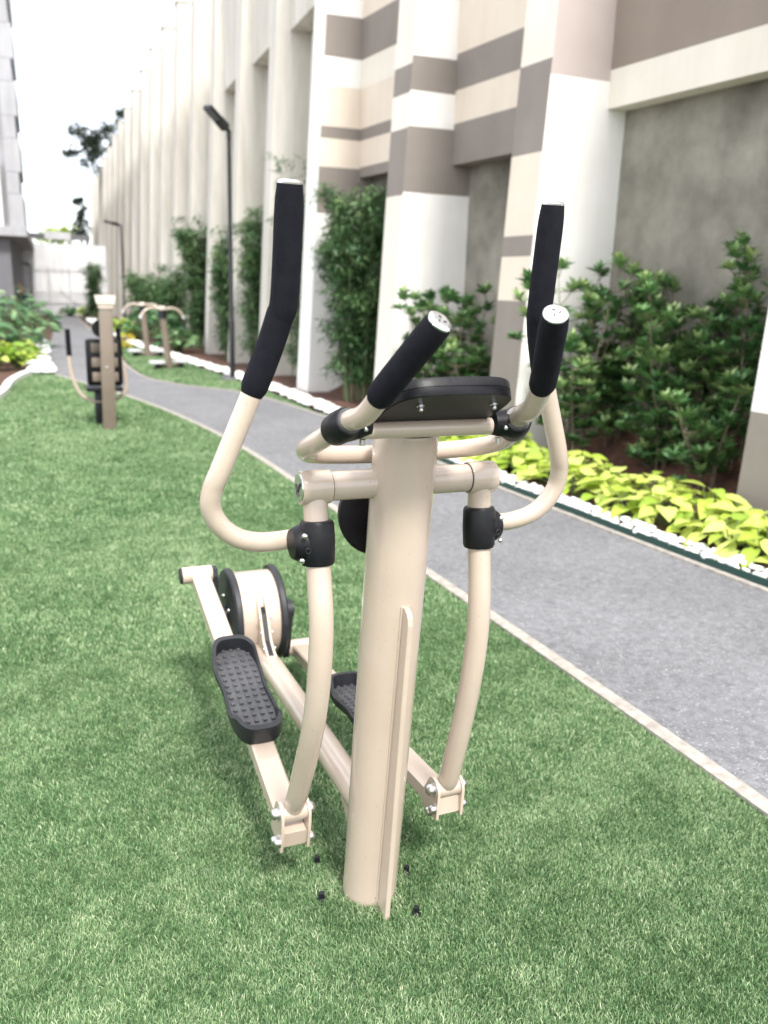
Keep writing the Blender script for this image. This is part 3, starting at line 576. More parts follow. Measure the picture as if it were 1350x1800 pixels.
# golden ground cover: leaves of the near plants are single parts
gv, gf = leaf_geo(0.145, 0.112, 0.20, 0.25, 'heart')
leaf_meshes = []
for s in range(6):
    me = bpy.data.meshes.new('leaf'); me.from_pydata([tuple(q) for q in gv * (0.85 + 0.07 * s)], [], [tuple(q) for q in gf]); me.materials.append(M['goldleaf'])
    a = me.attributes.new('shade', 'FLOAT', 'POINT'); base = [0.15, 0.35, 0.5, 0.65, 0.8, 0.95][s]
    a.data.foreach_set('value', [min(1, max(0, base + (0.12 if i % 3 == 1 else -0.03))) for i in range(len(gv))])
    me.polygons.foreach_set('use_smooth', [True] * len(me.polygons)); leaf_meshes.append(me)
edge_pts = [Vector((x, y, 0)) for x, y in EDGE]
def edge_x(Y):
    for a, b in zip(EDGE, EDGE[1:]):
        if a[1] <= Y <= b[1]: return a[0] + (b[0] - a[0]) * (Y - a[1]) / (b[1] - a[1])
    return EDGE[-1][0]
plants = []; Yp = 3.05; row = 0
ORD = 'first second third fourth fifth sixth seventh eighth ninth tenth eleventh twelfth thirteenth fourteenth fifteenth sixteenth seventeenth eighteenth nineteenth twentieth twenty-first twenty-second twenty-third twenty-fourth'.split()
while Yp < 8.6:
    for rw_, off in enumerate((0.32, 0.54)):
        yy = Yp + (0.13 if rw_ else 0) + random.uniform(-.04, .04)
        plants.append((edge_x(yy) + off + random.uniform(-.05, .05), yy, rw_))
    Yp += 0.27
def gold_plant(i, x, y, rw_):
    near = y < 5.9
    nl = 18 if near else 28
    h = random.uniform(0.13, 0.21) if rw_ == 0 else random.uniform(0.19, 0.29)
    o = empty('golden_plant', (x, y, 0.02), 0, 'yellow-green plant, %s from right photo edge, %s row behind white stones' % (ORD[i // 2], 'back' if rw_ else 'front'), 'plant', 'golden ground cover plants behind the white stones')
    mb = MB(); lv = []
    for q in range(nl):
        az = q * 2.4 + random.uniform(-.4, .4); rr = 0.17 * math.sqrt((q + .5) / nl); hh = h * (1.0 - 0.55 * (rr / 0.17) ** 2) * random.uniform(.85, 1.1)
        e = Vector((rr * math.cos(az), rr * math.sin(az), hh)); lv.append((e, az)); mb.tube([(e.x * .15, e.y * .15, 0), (e.x * .6, e.y * .6, hh * .7), e], 0.003, 4, False)
    mb.build('stem', 'culm', o)['kind'] = 'stuff'
    if near:
        for e, az in lv:
            l = link('leaf', random.choice(leaf_meshes), o); l.location = e
            l.rotation_euler = (random.uniform(-.55, .35), random.uniform(-.35, .35), az - math.pi / 2 + random.uniform(-.5, .5)); s = random.uniform(.75, 1.15); l.scale = (s, s, s)
    else:
        n = len(lv); scatter_leaves('foliage', np.array([list(e) for e, _ in lv]), np.array([[math.cos(a), math.sin(a), random.uniform(-.5, .25)] for _, a in lv]),
                                    np.array([random.uniform(.75, 1.15) for _ in lv]), (gv, gf), 'goldleaf', rng.random(n) * .9 + .1, o)
for i, pl in enumerate(plants): gold_plant(i, *pl)

# green plastic edging and white stones
ep = [q for q in EDGE if 1.0 < q[1] < 9.6]
eg = strip('lawn_edging', ep, -0.005, 0.006, -0.03, 0.040, 'edging'); tag(eg, 'dark green plastic edging strip between the path kerb and the white stones', 'edging')
stone_meshes = []
for s in range(5):
    bm = bmesh.new(); bmesh.ops.create_icosphere(bm, subdivisions=2, radius=1)
    rs = random.Random(s); ph = [rs.uniform(0, 6) for _ in range(6)]
    for q in bm.verts:
        c = q.co; f_ = 1 + 0.16 * math.sin(2.3 * c.x + ph[0]) + 0.14 * math.sin(2.9 * c.y + ph[1]) + 0.12 * math.sin(3.7 * c.z + ph[2]) + 0.06 * math.sin(7 * c.x + 5 * c.y + ph[3])
        q.co = Vector((c.x * f_ * 1.15, c.y * f_, c.z * f_ * 0.68))
    me = bpy.data.meshes.new('stone'); bm.to_mesh(me); bm.free(); me.materials.append(M['pebble']); me.polygons.foreach_set('use_smooth', [True] * len(me.polygons)); stone_meshes.append(me)
SL = 'white stone in the strip between the green edging and the golden plants'
Y = 3.0; cnt = 0
while Y < 9.4 and cnt < 298:
    r_ = random.uniform(0.021, 0.036) 
    for q in range(3):
        o = link('white_stone', random.choice(stone_meshes)); rr = r_ * random.uniform(.75, 1.1)
        yy = Y + random.uniform(-.02, .02); o.location = (edge_x(yy) + 0.032 + q * 0.045 + random.uniform(-.008, .008), yy, 0.022 + rr * .6 + (0.020 if q == 1 else 0)); o.scale = (rr, rr, rr)
        o.rotation_euler = (random.uniform(-.3, .3), random.uniform(-.3, .3), random.uniform(0, 6.28)); tag(o, SL, 'stone', 'white stones along the bed edge'); cnt += 1
    Y += r_ * 2.05
Y_STONE = Y
def stone_strip(name, line, w0, w1, n, size, z, label):
    mb = MB(); L = [Vector((x, y, 0)) for x, y in line]; segs = [(a, b, (b - a).length) for a, b in zip(L, L[1:])]; tot = sum(q[2] for q in segs)
    base = stone_meshes[0]; bv = [q.co.copy() for q in base.vertices]; bf = [tuple(p.vertices) for p in base.polygons]
    for _ in range(n):
        t = random.random() * tot
        for a, b, l in segs:
            if t <= l: break
            t -= l
        dv = (b - a).normalized(); nn = Vector((dv.y, -dv.x, 0)); c = a + dv * t + nn * random.uniform(w0, w1); s = size * random.uniform(.7, 1.3); R_ = Matrix.Rotation(random.uniform(0, 6.28), 3, 'Z')
        mb.add([c + R_ @ (q * s) + Vector((0, 0, z + s * .5)) for q in bv], bf)
    o = mb.build(name, 'pebble'); tag(o, label, 'stones', kind='stuff')
stone_strip('white_stones', [q for q in EDGE if 9.4 < q[1] < 24], 0.02, 0.26, 520, 0.055, 0.0, 'white stones heaped along the foot of the fin wall bed')
stone_strip('white_stones', [(edge_x(v), v) for v in np.linspace(Y_STONE, 9.42, 20)], 0.02, 0.14, 130, 0.032, 0.022, 'white stones in the bed strip beyond the console, before the turf strip starts')
stone_strip('white_stones', [q for q in EDGE if 24 < q[1] < 40], 0.0, 0.25, 160, 0.08, 0.0, 'distant white stones along the far end of the wall bed')
stone_strip('white_stones', [q for q in PLF if q[1] < 23], -0.34, -0.05, 330, 0.075, 0.0, 'white stones between the left planting bed and the path')
kb = strip('white_kerb', LK[:-8], -0.10, 0.0, -0.05, 0.06, 'whitekerb'); tag(kb, 'curved white kerb around the left planting bed', 'kerb')

# left bed plants
def broad_plant(loc, h, rad, n, label, m, geo, group, sz=1.0):
    o = empty('broad_leaf_plant', loc, 0, label, 'plant', group); P_, D_, S_ = [], [], []; mb = MB()
    for q in range(n):
        az = q * 2.4 + random.uniform(-.3, .3); u = (q + .5) / n; rr = rad * math.sqrt(u); hh = h * (1 - .6 * u) * random.uniform(.75, 1.1)
        e = Vector((rr * .7 * math.cos(az), rr * .7 * math.sin(az), hh)); mb.tube([(e.x * .1, e.y * .1, 0), (e.x * .5, e.y * .5, hh * .65), e], 0.008, 4, False)
        P_.append(e); D_.append((math.cos(az), math.sin(az), random.uniform(-.3, .7) * (1 - u * .6))); S_.append(sz * random.uniform(.75, 1.2))
    mb.build('stem', 'culm', o)['kind'] = 'stuff'; scatter_leaves('foliage', np.array([list(q) for q in P_]), np.array(D_), np.array(S_), geo, m, rng.random(n) ** 1.5, o)
GL = 'broad leaved plants in the left bed'
broad_plant((-0.75, 19.6, 0), 0.95, 0.6, 70, 'dark green broad leaved plant in the left bed, nearest the grey tower', 'bigleaf', OVAL, GL)
broad_plant((-0.35, 21.4, 0), 0.90, 0.5, 60, 'dark green broad leaved plant in the left bed, closest to the path', 'bigleaf', OVAL, GL)
broad_plant((-1.25, 18.2, 0), 0.85, 0.6, 60, 'green broad leaved plant in the left bed at the photo edge', 'bigleaf', OVAL, GL)
broad_plant((-0.50, 18.0, 0), 0.55, 0.45, 60, 'mid green plant between the dark leaves and the yellow cover in the left bed', 'bigleaf', BLOB, GL, 1.3)
broad_plant((-0.95, 24.5, 0), 1.2, 0.8, 80, 'large dark plant farthest back in the left bed', 'bigleaf', OVAL, GL, 1.2)
GY = 'yellow cover plants in the left bed'
for i, (x, y, lb) in enumerate(((-0.95, 15.7, 'leftmost yellow cover plant behind the curved white kerb'), (-0.62, 15.9, 'yellow cover plant behind the middle of the curved white kerb'),
                                (-0.50, 17.0, 'yellow cover plant beside the white stones in the left bed'), (-0.95, 16.7, 'second yellow cover plant back from the white kerb'), (-1.3, 16.4, 'yellow cover plant at the left photo edge'))):
    broad_plant((x, y, 0), 0.38, 0.32, 60, lb, 'goldleaf', (gv, gf), GY, 1.0)
for (x, y, h, lb) in ((2.12, 24.2, .42, 'golden bush behind the twin twister stations'), (1.8, 26.5, .4, 'golden bush beside the far lamp post'), (1.35, 38.5, .45, 'golden bush at the far end of the path')):
    broad_plant((x, y, 0), h, 0.5, 70, lb, 'goldleaf', (gv, gf), 'golden bushes along the fin wall', 1.5)
for (x, y, h, lb) in ((2.45, 21.6, .8, 'dark leafy bush behind the nearer twister station'), (2.2, 23.6, .75, 'dark leafy bush behind the farther twister station'), (2.5, 19.4, .5, 'low dark bush beside the white stones'), (0.7, 40.6, .35, 'low dark hedge plant below the white hoarding')):
    broad_plant((x, y, 0), h, 0.55, 80, lb, 'bigleaf', BLOB, 'dark bushes along the fin wall', 1.4)
fl = empty('yellow_flower_clump', (1.56, 20.9, 0), 0, 'round clump of bright yellow flowers at the edge of the turf strip', 'flowers')
mb = MB(); mb.tube([(0, 0, 0), (0, 0, 0.14)], 0.02, 6); mb.build('stem', 'culm', fl)
n = 140; q_ = rng.normal(size=(n, 3)); q_ /= np.linalg.norm(q_, axis=1, keepdims=True)
scatter_leaves('petals', q_ * [0.15, .15, .11] + [0, 0, .17], q_ + rng.normal(size=(n, 3)) * .4, np.full(n, .45), BLOB, 'yellowflower', rng.random(n), fl)

# far trees
def far_tree(loc, limbs, clumps, m, label, lsz, nleaf, trunk_h, trunk_r):
    o = empty('tree', loc, 0, label, 'tree'); mb = MB()
    mb.tube(spline([(0, 0, 0), (0.05, 0, trunk_h * .5), (-.05, 0, trunk_h)], 5), [trunk_r * (1 - .05 * i) for i in range(11)], 9)
    for l in limbs: pth = spline(l, 5); mb.tube(pth, [trunk_r * .45 * (1 - .8 * i / len(pth)) for i in range(len(pth))], 7)
    mb.build('trunk', 'darkbark', o)
    P_, C_ = [], []
    for (c, rd, n) in clumps:
        for _ in range(n):
            sub = np.array(c) + rng.normal(size=3) * rd * .62; k_ = rng.integers(20, 50); P_.append(sub + rng.normal(size=(k_, 3)) * rd * .26); C_.append(np.full(k_, rng.random()))
    P = np.concatenate(P_); C = np.clip(np.concatenate(C_) * .7 + rng.random(len(P)) * .3, 0, 1)
    scatter_leaves('crown', P, rng.normal(size=P.shape), lsz * (.7 + .6 * rng.random(len(P))), BLOB, m, C, o)
far_tree((5.2, 47, 0), [[(-.05, 0, 6.4), (-1.4, -.5, 7.8), (-2.6, -1, 8.2), (-3.8, -1, 8.0)], [(0, 0, 6.4), (-.9, -.3, 8.0), (-1.5, -.6, 9.4)], [(-2.0, -.8, 8.0), (-2.9, -1, 7.2)], [(-2.6, -1, 8.2), (-3.2, -1, 8.6)], [(-2.6, -1, 8.2), (-3.5, -1, 7.5), (-4.0, -1, 7.5)], [(-1.4, -.5, 7.8), (-2.0, -.8, 8.6)]],
         [((-3.0, -1, 7.9), .55, 22), ((-3.6, -1, 8.35), .35, 8), ((-2.9, -1, 7.15), .4, 12), ((-2.2, -.9, 8.5), .35, 10), ((-1.6, -.6, 9.2), .28, 6), ((-3.9, -1, 7.5), .25, 5), ((-1.0, 0, 8.4), .6, 12)], 'treeleaf',
         'dark tree crown leaning over the far top of the fin wall', 0.95, 0, 6.6, 0.22)
far_tree((1.55, 46, 0), [[(0, 0, 3), (-.1, 0, 4), (0, 0, 4.8)]], [((0, 0, 4.6), .22, 12), ((-.1, 0, 3.9), .3, 14), ((0, 0, 5.2), .15, 6)], 'treeleaf', 'slim dark tree behind the hoarding beside the wall end', .85, 0, 3.6, .1)
far_tree((0.55, 50, 0), [[(0, 0, 2.5), (.2, 0, 3.3)]], [((0, 0, 3.7), .4, 16), ((.6, 0, 3.8), .35, 10), ((-.7, 0, 3.7), .3, 8)], 'goldleaf', 'pale yellow-green tree showing above the hoarding', 1.0, 0, 3.0, .12)

# ------------------------------------------------------------------ the elliptical trainer
TR = empty('elliptical_trainer', (0.66, 1.73, 0), math.radians(2.0), 'beige outdoor elliptical trainer with black grips standing on the turf', 'exercise machine')
mb = MB(); ax0, ax1 = Vector((0, 0.008, -0.04)), Vector((0, -0.1225, 1.176))
mb.tube([ax0.lerp(ax1, t) for t in (0, .25, .5, .75, .995, 1)], [.0675] * 5 + [.0655], 40); post = mb.build('post', 'paint', TR)
def ax(z): return ax0.lerp(ax1, (z - ax0.z) / (ax1.z - ax0.z))
# gusset plate in front of the post, with a soft weld where it meets the tube
yf = lambda z: ax(z).y - 0.058
poly = [(0, yf(0.80), 0.80)] + [(0, yf(z) - g_, z) for z, g_ in ((.799, .020), (.793, .031), (.782, .039), (.765, .043), (0.6, .046), (0.4, .050), (0.2, .055), (0.0, .060), (-0.03, .061))] + [(0, yf(-0.03), -0.03)]
mb = MB(); mb.prism(poly, (-0.0065, 0, 0), (0.0065, 0, 0)); gp = mb.build('gusset_plate', 'paint', TR, smooth=0)
bmod = gp.modifiers.new('bevel', 'BEVEL'); bmod.width = 0.0025; bmod.segments = 2
for q in (-1, 1): mb = MB(); mb.tube([(q * .008, ax(z).y - .0665, z) for z in (.80, .6, .3, 0)], 0.004, 8); mb.build('weld_bead', 'paint', TR)
for (x, y) in ((-0.092, 0.148), (-0.125, 0.012), (0.115, 0.030), (0.075, -0.118)):
    mb = MB(); mb.tube([(x, y, -.04), (x, y, -.015), (x, y, -0.012)], [.012, .012, .010], 6); mb.tube([(x, y, -.012), (x, y, .001)], .007, 10); mb.build('anchor_bolt', 'lampblack', TR, smooth=20)
# pivot crossbar
PZ, PY = 1.062, -0.100
mb = MB(); mb.tube([(-0.157, PY, PZ), (0.157, PY, PZ)], 0.0305, 32); mb.build('crossbar', 'paint', TR)
for s in (-1, 1):   # weld fillets on the post
    mb = MB(); mb.tube([(s * (0.056 + .012 * t), PY, PZ) for t in (0, .4, 1)], [.037, .0335, .0307], 28, False); mb.build('weld_collar', 'paint', TR)
armL = [(0, 0), (-.018, -.10), (-.033, -.17), (-.053, -.30), (-.018, -.50), (.092, -.74), (.142, -.822)]
armR = [(0, 0), (-.006, -.08), (-.012, -.13), (-.033, -.31), (-.008, -.51), (.058, -.755), (.078, -.80)]
CLV = {}
for s, arm in ((-1, armL), (1, armR)):
    X = 0.190 * s
    mb = MB(); prof = [(.158, .0315), (.1595, .0345), (.161, .035), (.219, .035), (.222, .0335)]
    mb.tube([(s * x_, PY, PZ) for x_, _ in prof], [r_ for _, r_ in prof], 32); sl = mb.build('pivot_sleeve', 'paint', TR)
    mb = MB(); mb.tube([(s * .2215, PY, PZ), (s * .2240, PY, PZ)], [.030, .0285], 28); mb.build('end_cap', 'chrome', sl)
    mb = MB()
    for q in ((-.014, .012, .010, -.014), (-.002, -.016, .016, .004)):
        mb.tube([(s * .2246, PY + q[0], PZ + q[1]), (s * .2246, PY + q[2], PZ + q[3])], .0024, 6)
    mb.build('cap_mark', 'mark', sl)
    mb = MB(); mb.tube([(s * .1575, PY, PZ), (s * .1588, PY, PZ)], .0322, 28); mb.build('seal_ring', 'lampblack', sl)
    pth = spline([(X, PY + y, PZ + z) for y, z in arm], 8)
    mb = MB(); mb.tube(pth, .0255, 28); mb.build('swing_arm', 'paint', TR)
    # clamp between arm and handle
    cz = -0.112; cy = PY + (-.021 if s < 0 else -.010); C = Vector((X, cy, PZ + cz)); tl = Vector((0, -.12 if s < 0 else -.09, -1)).normalized()
    mb = MB(); pr = [(-.047, .026), (-.046, .0325), (-.040, .0355), (0, .0365), (.038, .0352), (.044, .0325), (.045, .026)]
    mb.tube([C + tl * t for t, _ in pr], [q for _, q in pr], 28); cl = mb.build('clamp', 'plastic', TR)
    hd = Vector((s, -.02, -.03)).normalized(); mb = MB()
    pr = [(.0, .040), (.022, .0395), (.036, .0375), (.046, .034), (.052, .030), (.053, .021)]
    mb.tube([C + hd * t + Vector((0, .012, 0)) for t, _ in pr], [q for _, q in pr], 24); mb.build('clamp_arm', 'plastic', cl)
    for (dx, dy, dz) in ((.036, -.0305, .026), (.040, -.0265, -.026)):
        mb = MB(); dome(mb, C + Vector((s * dx, dy, dz)), (s * .35, -1, 0), .0058, .006); mb.build('bolt', 'chrome', cl)
    mb = MB(); rg = [C + Vector((s * .030, -.0362 + .002, -.004)) + Vector((math.cos(a) * .0055, 0, math.sin(a) * .0055)) for a in np.linspace(0, 6.28, 15)]
    mb.tube(rg, .0007, 5, False); mb.build('clamp_logo_ring', 'rubber', cl)
    # handle
    H0 = [(0.205, 0.012), (0.255, 0.012), (0.300, 0.006), (0.345, -0.002), (0.380, -0.008), (0.399, -0.014), (0.397, -0.024), (0.380, -0.036), (0.327, -0.052), (0.300, -.064), (0.281, -0.076), (0.2735, -0.088), (0.2715, -0.110)]
    Zh = [0.948, 0.944, 0.947, 0.962, 0.992, 1.030, 1.070, 1.118, 1.255, 1.330, 1.395, 1.440, 1.625]
    dy = -0.012 if s < 0 else 0.0
    pts = [(s * x_, PY + .025 + y_ + dy * (z_ - .95) / .68, z_) for (x_, y_), z_ in zip(H0, Zh)]
    pth = spline(pts, 8)
    mb = MB(); mb.tube(pth, .0205, 24); hn = mb.build('handle', 'paint', TR)
    i0 = next(i for i, q in enumerate(pth) if q.z > 1.248 and i > 40)
    gpath = pth[i0:]; n = len(gpath)
    mb = MB(); rr = [.0205] + [.0250] * 1 + [.0258] * (n - 4) + [.0250, .0225]; mb.tube(gpath, rr, 28); mb.build('grip', 'foam', hn)
    e, t = gpath[-1], (gpath[-1] - gpath[-2]).normalized(); mb = MB()
    mb.tube([e + t * a for a in (0, .003, .006, .0075)], [.0222, .0222, .019, .012], 26); mb.build('end_cap', 'chrome', hn)
    # clevis at the bottom
    e = pth and Vector((X, PY + arm[-1][0], PZ + arm[-1][1])); CLV[s] = e
    mb = MB(); mb.tube([e + Vector((-.030, 0, -.012)), e + Vector((.030, 0, -.012))], .0235, 24); mb.build('pivot_bush', 'paint', TR)
# pedal bars
BAR = {-1: (Vector((-.19, CLV[-1].y + .005, .165)), Vector((-.19, 1.19, .455))), 1: (Vector((.19, CLV[1].y + .005, .205)), Vector((.19, 1.24, .105)))}
for s in (-1, 1):
    a, b = BAR[s]; t = (b - a).normalized(); nn = Vector((1, 0, 0)).cross(t); 
    if nn.z < 0: nn = -nn
    mb = MB(); hw, hh, c = .0315, .0225, .005
    sec = [(-hw + c, -hh), (hw - c, -hh), (hw, -hh + c), (hw, hh - c), (hw - c, hh), (-hw + c, hh), (-hw, hh - c), (-hw, -hh + c)]
    vs_ = [q + Vector((1, 0, 0)) * u + nn * v for q in (a - t * .02, b) for u, v in sec]
    mb.add(vs_, [tuple(range(8))[::-1], tuple(range(8, 16))] + [(i, (i + 1) % 8, 8 + (i + 1) % 8, 8 + i) for i in range(8)]); mb.build('pedal_bar', 'paint', TR, smooth=30)
    e = CLV[s] + Vector((0, 0, -.012))
    for k in (-1, 1):
        x0 = a.x + k * .0335; f0 = a - t * .028; mb = MB()
        pl = []
        for ang in np.linspace(-1.25, 1.25 + 0.6, 9): pl.append(Vector((0, e.y - math.cos(ang + 1.57 - .3) * .030, e.z + math.sin(ang + 1.57 - .3) * .030)))
        low = [a + t * .055 + nn * .01, a + t * .055 - nn * .030, f0 - nn * .030, f0 + nn * .02]
        hull = [Vector((0, q.y, q.z)) for q in low] + pl
        # convex hull in the yz plane
        pts2 = sorted(set((round(q.y, 5), round(q.z, 5)) for q in hull))
        def half(P):
            o_ = []
            for q in P:
                while len(o_) > 1 and (o_[-1][0] - o_[-2][0]) * (q[1] - o_[-2][1]) - (o_[-1][1] - o_[-2][1]) * (q[0] - o_[-2][0]) <= 0: o_.pop()
                o_.append(q)
            return o_
        lo_, up_ = half(pts2), half(pts2[::-1]); hl = lo_[:-1] + up_[:-1]
        mb.prism([(x0, y, z) for y, z in hl], (-.0035, 0, 0), (.0035, 0, 0)); cp = mb.build('clevis_plate', 'paint', TR, smooth=30)
        for (pt, rd) in ((e, .0150), (f0 + t * .010 - nn * .004, .0115), (f0 + t * .032 - nn * .020, .0115)):
            mb = MB(); q = Vector((x0 + k * .0036, pt.y, pt.z)); mb.tube([q, q + Vector((k * .003, 0, 0))], rd * 1.12, 16); dome(mb, q + Vector((k * .003, 0, 0)), (k, 0, 0), rd, rd * 1.05, 16); mb.build('bolt', 'steel', cp)
    # rear pin
    mb = MB(); mb.tube([b + Vector((-.062 if s < 0 else -.042, 0, .004)), b + Vector((.042 if s < 0 else .062, 0, .004))], .030, 24); ps = mb.build('bearing_sleeve', 'paint', TR)
    mb = MB(); q = b + Vector((s * .062, 0, .004)); mb.tube([q, q + Vector((s * .007, 0, 0))], [.0298, .027], 24); mb.build('end_cap', 'rubber', ps)
    # pedal
    y0, y1 = .325, .735; L = (y1 - y0) / t.y; o0 = a + t * ((y0 - a.y) / t.y) + nn * .030
    N = 64; out = []
    for i in range(N):
        g_ = 2 * math.pi * i / N; cu, sv = math.cos(g_), math.sin(g_)
        u = math.copysign(abs(cu) ** .62, cu); v = math.copysign(abs(sv) ** .55, sv)
        wd = .074 - .010 * math.exp(-(u / .35) ** 2); out.append((L / 2 + u * L / 2, v * wd))
    P3 = lambda u, v, h: o0 + t * u + Vector((1, 0, 0)) * v + nn * h
    def rim(u): 
        q = abs(u / L - .5) * 2; return .014 + .034 * max(0, min(1, (q - .52) / .22)) ** 1.0
    vs_, fs = [], []
    for (u, v) in out:
        iu, iv = L / 2 + (u - L / 2) * (1 - .018 / L * 2), v * (1 - .010 / .074)
        vs_ += [P3(L / 2 + (u - L / 2) * .97, v * .95, -.012), P3(u, v, .0), P3(u, v, rim(u)), P3(iu, iv, rim(u)), P3(iu, iv, .004)]
    for i in range(N):
        j = (i + 1) % N
        for k in range(4): fs.append((i * 5 + k, j * 5 + k, j * 5 + k + 1, i * 5 + k + 1))
    fs.append(tuple(i * 5 for i in range(N))[::-1]); mb = MB(); mb.add(vs_, fs); pd = mb.build('pedal', 'rubber', TR, smooth=40)
    mb = MB(); mb.add([P3(L / 2 + (u - L / 2) * .955, v * .88, .005) for u, v in out], [tuple(range(N))]); fl_ = mb.build('footbed', 'tread', pd, smooth=0)
    mb = MB()
    for iu in range(15):
        for iv in range(5):
            u = L * (iu + .9) / 15.8; v = (iv - 2) * .0235
            q = abs(u / L - .5) * 2
            if q > .80 and abs(iv - 2) == 2: continue
            hs = .0052; mb.add([P3(u + a_ * hs * sc, v + b_ * hs * 1.15 * sc, h) for h, sc in ((.005, 1), (.0105, .8)) for a_, b_ in ((-1, -1), (1, -1), (1, 1), (-1, 1))],
                               [(4, 5, 6, 7), (0, 1, 5, 4), (1, 2, 6, 5), (2, 3, 7, 6), (3, 0, 4, 7)])
    tn = mb.build('tread_studs', 'tread', pd, smooth=0); tn['kind'] = 'stuff'
# drum, rims, cranks, beam
DC = Vector((0, 1.20, .285))
mb = MB(); mb.tube([DC + Vector((x, 0, 0)) for x in (-.068, .068)], .158, 56); dr = mb.build('drum', 'paint', TR)
for s in (-1, 1):
    mb = MB(); pr = [(.0685, .150), (.069, .171), (.073, .174), (.088, .174), (.094, .168), (.097, .150), (.098, .02)]
    mb.tube([DC + Vector((s * x, 0, 0)) for x, _ in pr], [q for _, q in pr], 56); rm = mb.build('rim', 'rubber', TR)
    mb = MB(); mb.tube([DC + Vector((s * x, 0, 0)) for x in (.0985, .152)], .037, 24); mb.tube([DC + Vector((s * x, 0, 0)) for x in (.1522, .158)], [.022, .018], 18); mb.build('hub', 'rubber', TR)
    for k in range(5):
        a = k * 1.2566; mb = MB(); dome(mb, DC + Vector((s * .0975, math.cos(a) * .075, math.sin(a) * .075)), (s, 0, 0), .008, .008); mb.build('bolt', 'steel', rm)
    e = BAR[s][1]; cx_ = s * .140; dv = (Vector((cx_, e.y, e.z)) - Vector((cx_, DC.y, DC.z))); u = dv.normalized(); nv = Vector((1, 0, 0)).cross(u); mb = MB()
    pl = [Vector((cx_, DC.y, DC.z)) - nv * .03 - u * .02, Vector((cx_, DC.y, DC.z)) + nv * .03 - u * .02, Vector((cx_, e.y, e.z)) + nv * .026, Vector((cx_, e.y, e.z)) + nv * .018 + u * .026, Vector((cx_, e.y, e.z)) - nv * .018 + u * .026, Vector((cx_, e.y, e.z)) - nv * .026]
    mb.prism(pl, (-.011, 0, 0), (.011, 0, 0)); mb.build('crank', 'rubber', TR, smooth=0)
mb = MB(); mb.tube([(0, -.01, .20), (0, .5, .195), (0, 1.06, .19)], .0385, 28); mb.build('beam', 'paint', TR)
mb = MB(); mb.tube([(0, 1.20, .135), (0, 1.20, -.03)], .04, 20); mb.build('rear_foot', 'paint', TR)
mb = MB(); mb.prism([(0, .045, .165), (0, .26, .163), (0, .05, -.01)], (-.005, 0, 0), (.005, 0, 0)); mb.build('beam_gusset', 'paint', TR, smooth=0)
for x in (-.013, .013):
    pl = []
    for a in np.linspace(2.45, 3.75, 10): pl.append((x, DC.y + math.cos(a) * .181, DC.z + math.sin(a) * .181))
    pl2 = [(x, DC.y + math.cos(a) * .158, DC.z + math.sin(a) * .158) for a in np.linspace(3.75, 2.45, 10)]
    mb = MB(); mb.prism(pl[:] + pl2, (-.004, 0, 0), (.004, 0, 0)); br = mb.build('bracket_plate', 'paint', TR, smooth=0)
    mb = MB(); mb.prism([(x, .86, .19), (x, 1.03, .19), (x, DC.y - .14, .37), (x, DC.y - .172, .35), (x, .98, .262)], (-.0042, 0, 0), (.0042, 0, 0)); mb.build('bracket_web', 'paint', br, smooth=0)
mb = MB(); mb.prism([(0, .88, .20), (0, 1.03, .19), (0, DC.y - .14, .36), (0, DC.y - .170, .345), (0, .985, .262)], (-.0085, 0, 0), (.0085, 0, 0)); mb.build('bracket_gap_shade', 'lampblack', TR, smooth=0)  # added black filler standing in for the shade in the gap between plates
for zz, yy in ((.34, 1.005), (.29, .99), (.245, .955)):
    mb = MB(); mb.tube([(-.0215, yy, zz), (-.0172, yy, zz)], .0055, 10); mb.tube([(.0172, yy, zz), (.0215, yy, zz)], .0055, 10); mb.build('bracket_bolt', 'steel', TR)
# round ribbed plate behind the post
DP = Vector((-.005, .012, .965)); dn_ = Vector((0, -1, .12)).normalized(); du = Vector((1, 0, 0)); dw = dn_.cross(du).normalized(); mb = MB()
pr = [(-.020, .080), (-.012, .090), (.004, .0935), (.007, .092), (.008, .088), (.004, .084), (.002, .070), (.001, .005)]
mb.tube([DP + dn_ * h for h, _ in pr], [q for _, q in pr], 48); rp_ = mb.build('round_plate', 'plastic', TR)
mb = MB()
for rr in (.058, .066, .074): mb.tube([DP + dn_ * .003 + du * (rr * math.cos(a)) + dw * (rr * math.sin(a)) for a in np.linspace(0, 2 * math.pi, 49)], .0016, 5, False)
for i in range(-6, 7):
    for j in range(-6, 7):
        x, y = (i + .5 * (j % 2)) * .0085, j * .0074
        if math.hypot(x, y) < .050: c = DP + du * x + dw * y; mb.tube([c + dn_ * .001, c + dn_ * .0045], [.0038, .0028], 6)
mb.build('ribs', 'tread', rp_)['kind'] = 'stuff'
mb = MB(); mb.tube([DP + Vector((0, 0, 0)) - dn_ * .001, Vector((0, -.05, .965))], .02, 14); mb.build('plate_stem', 'paint', TR)
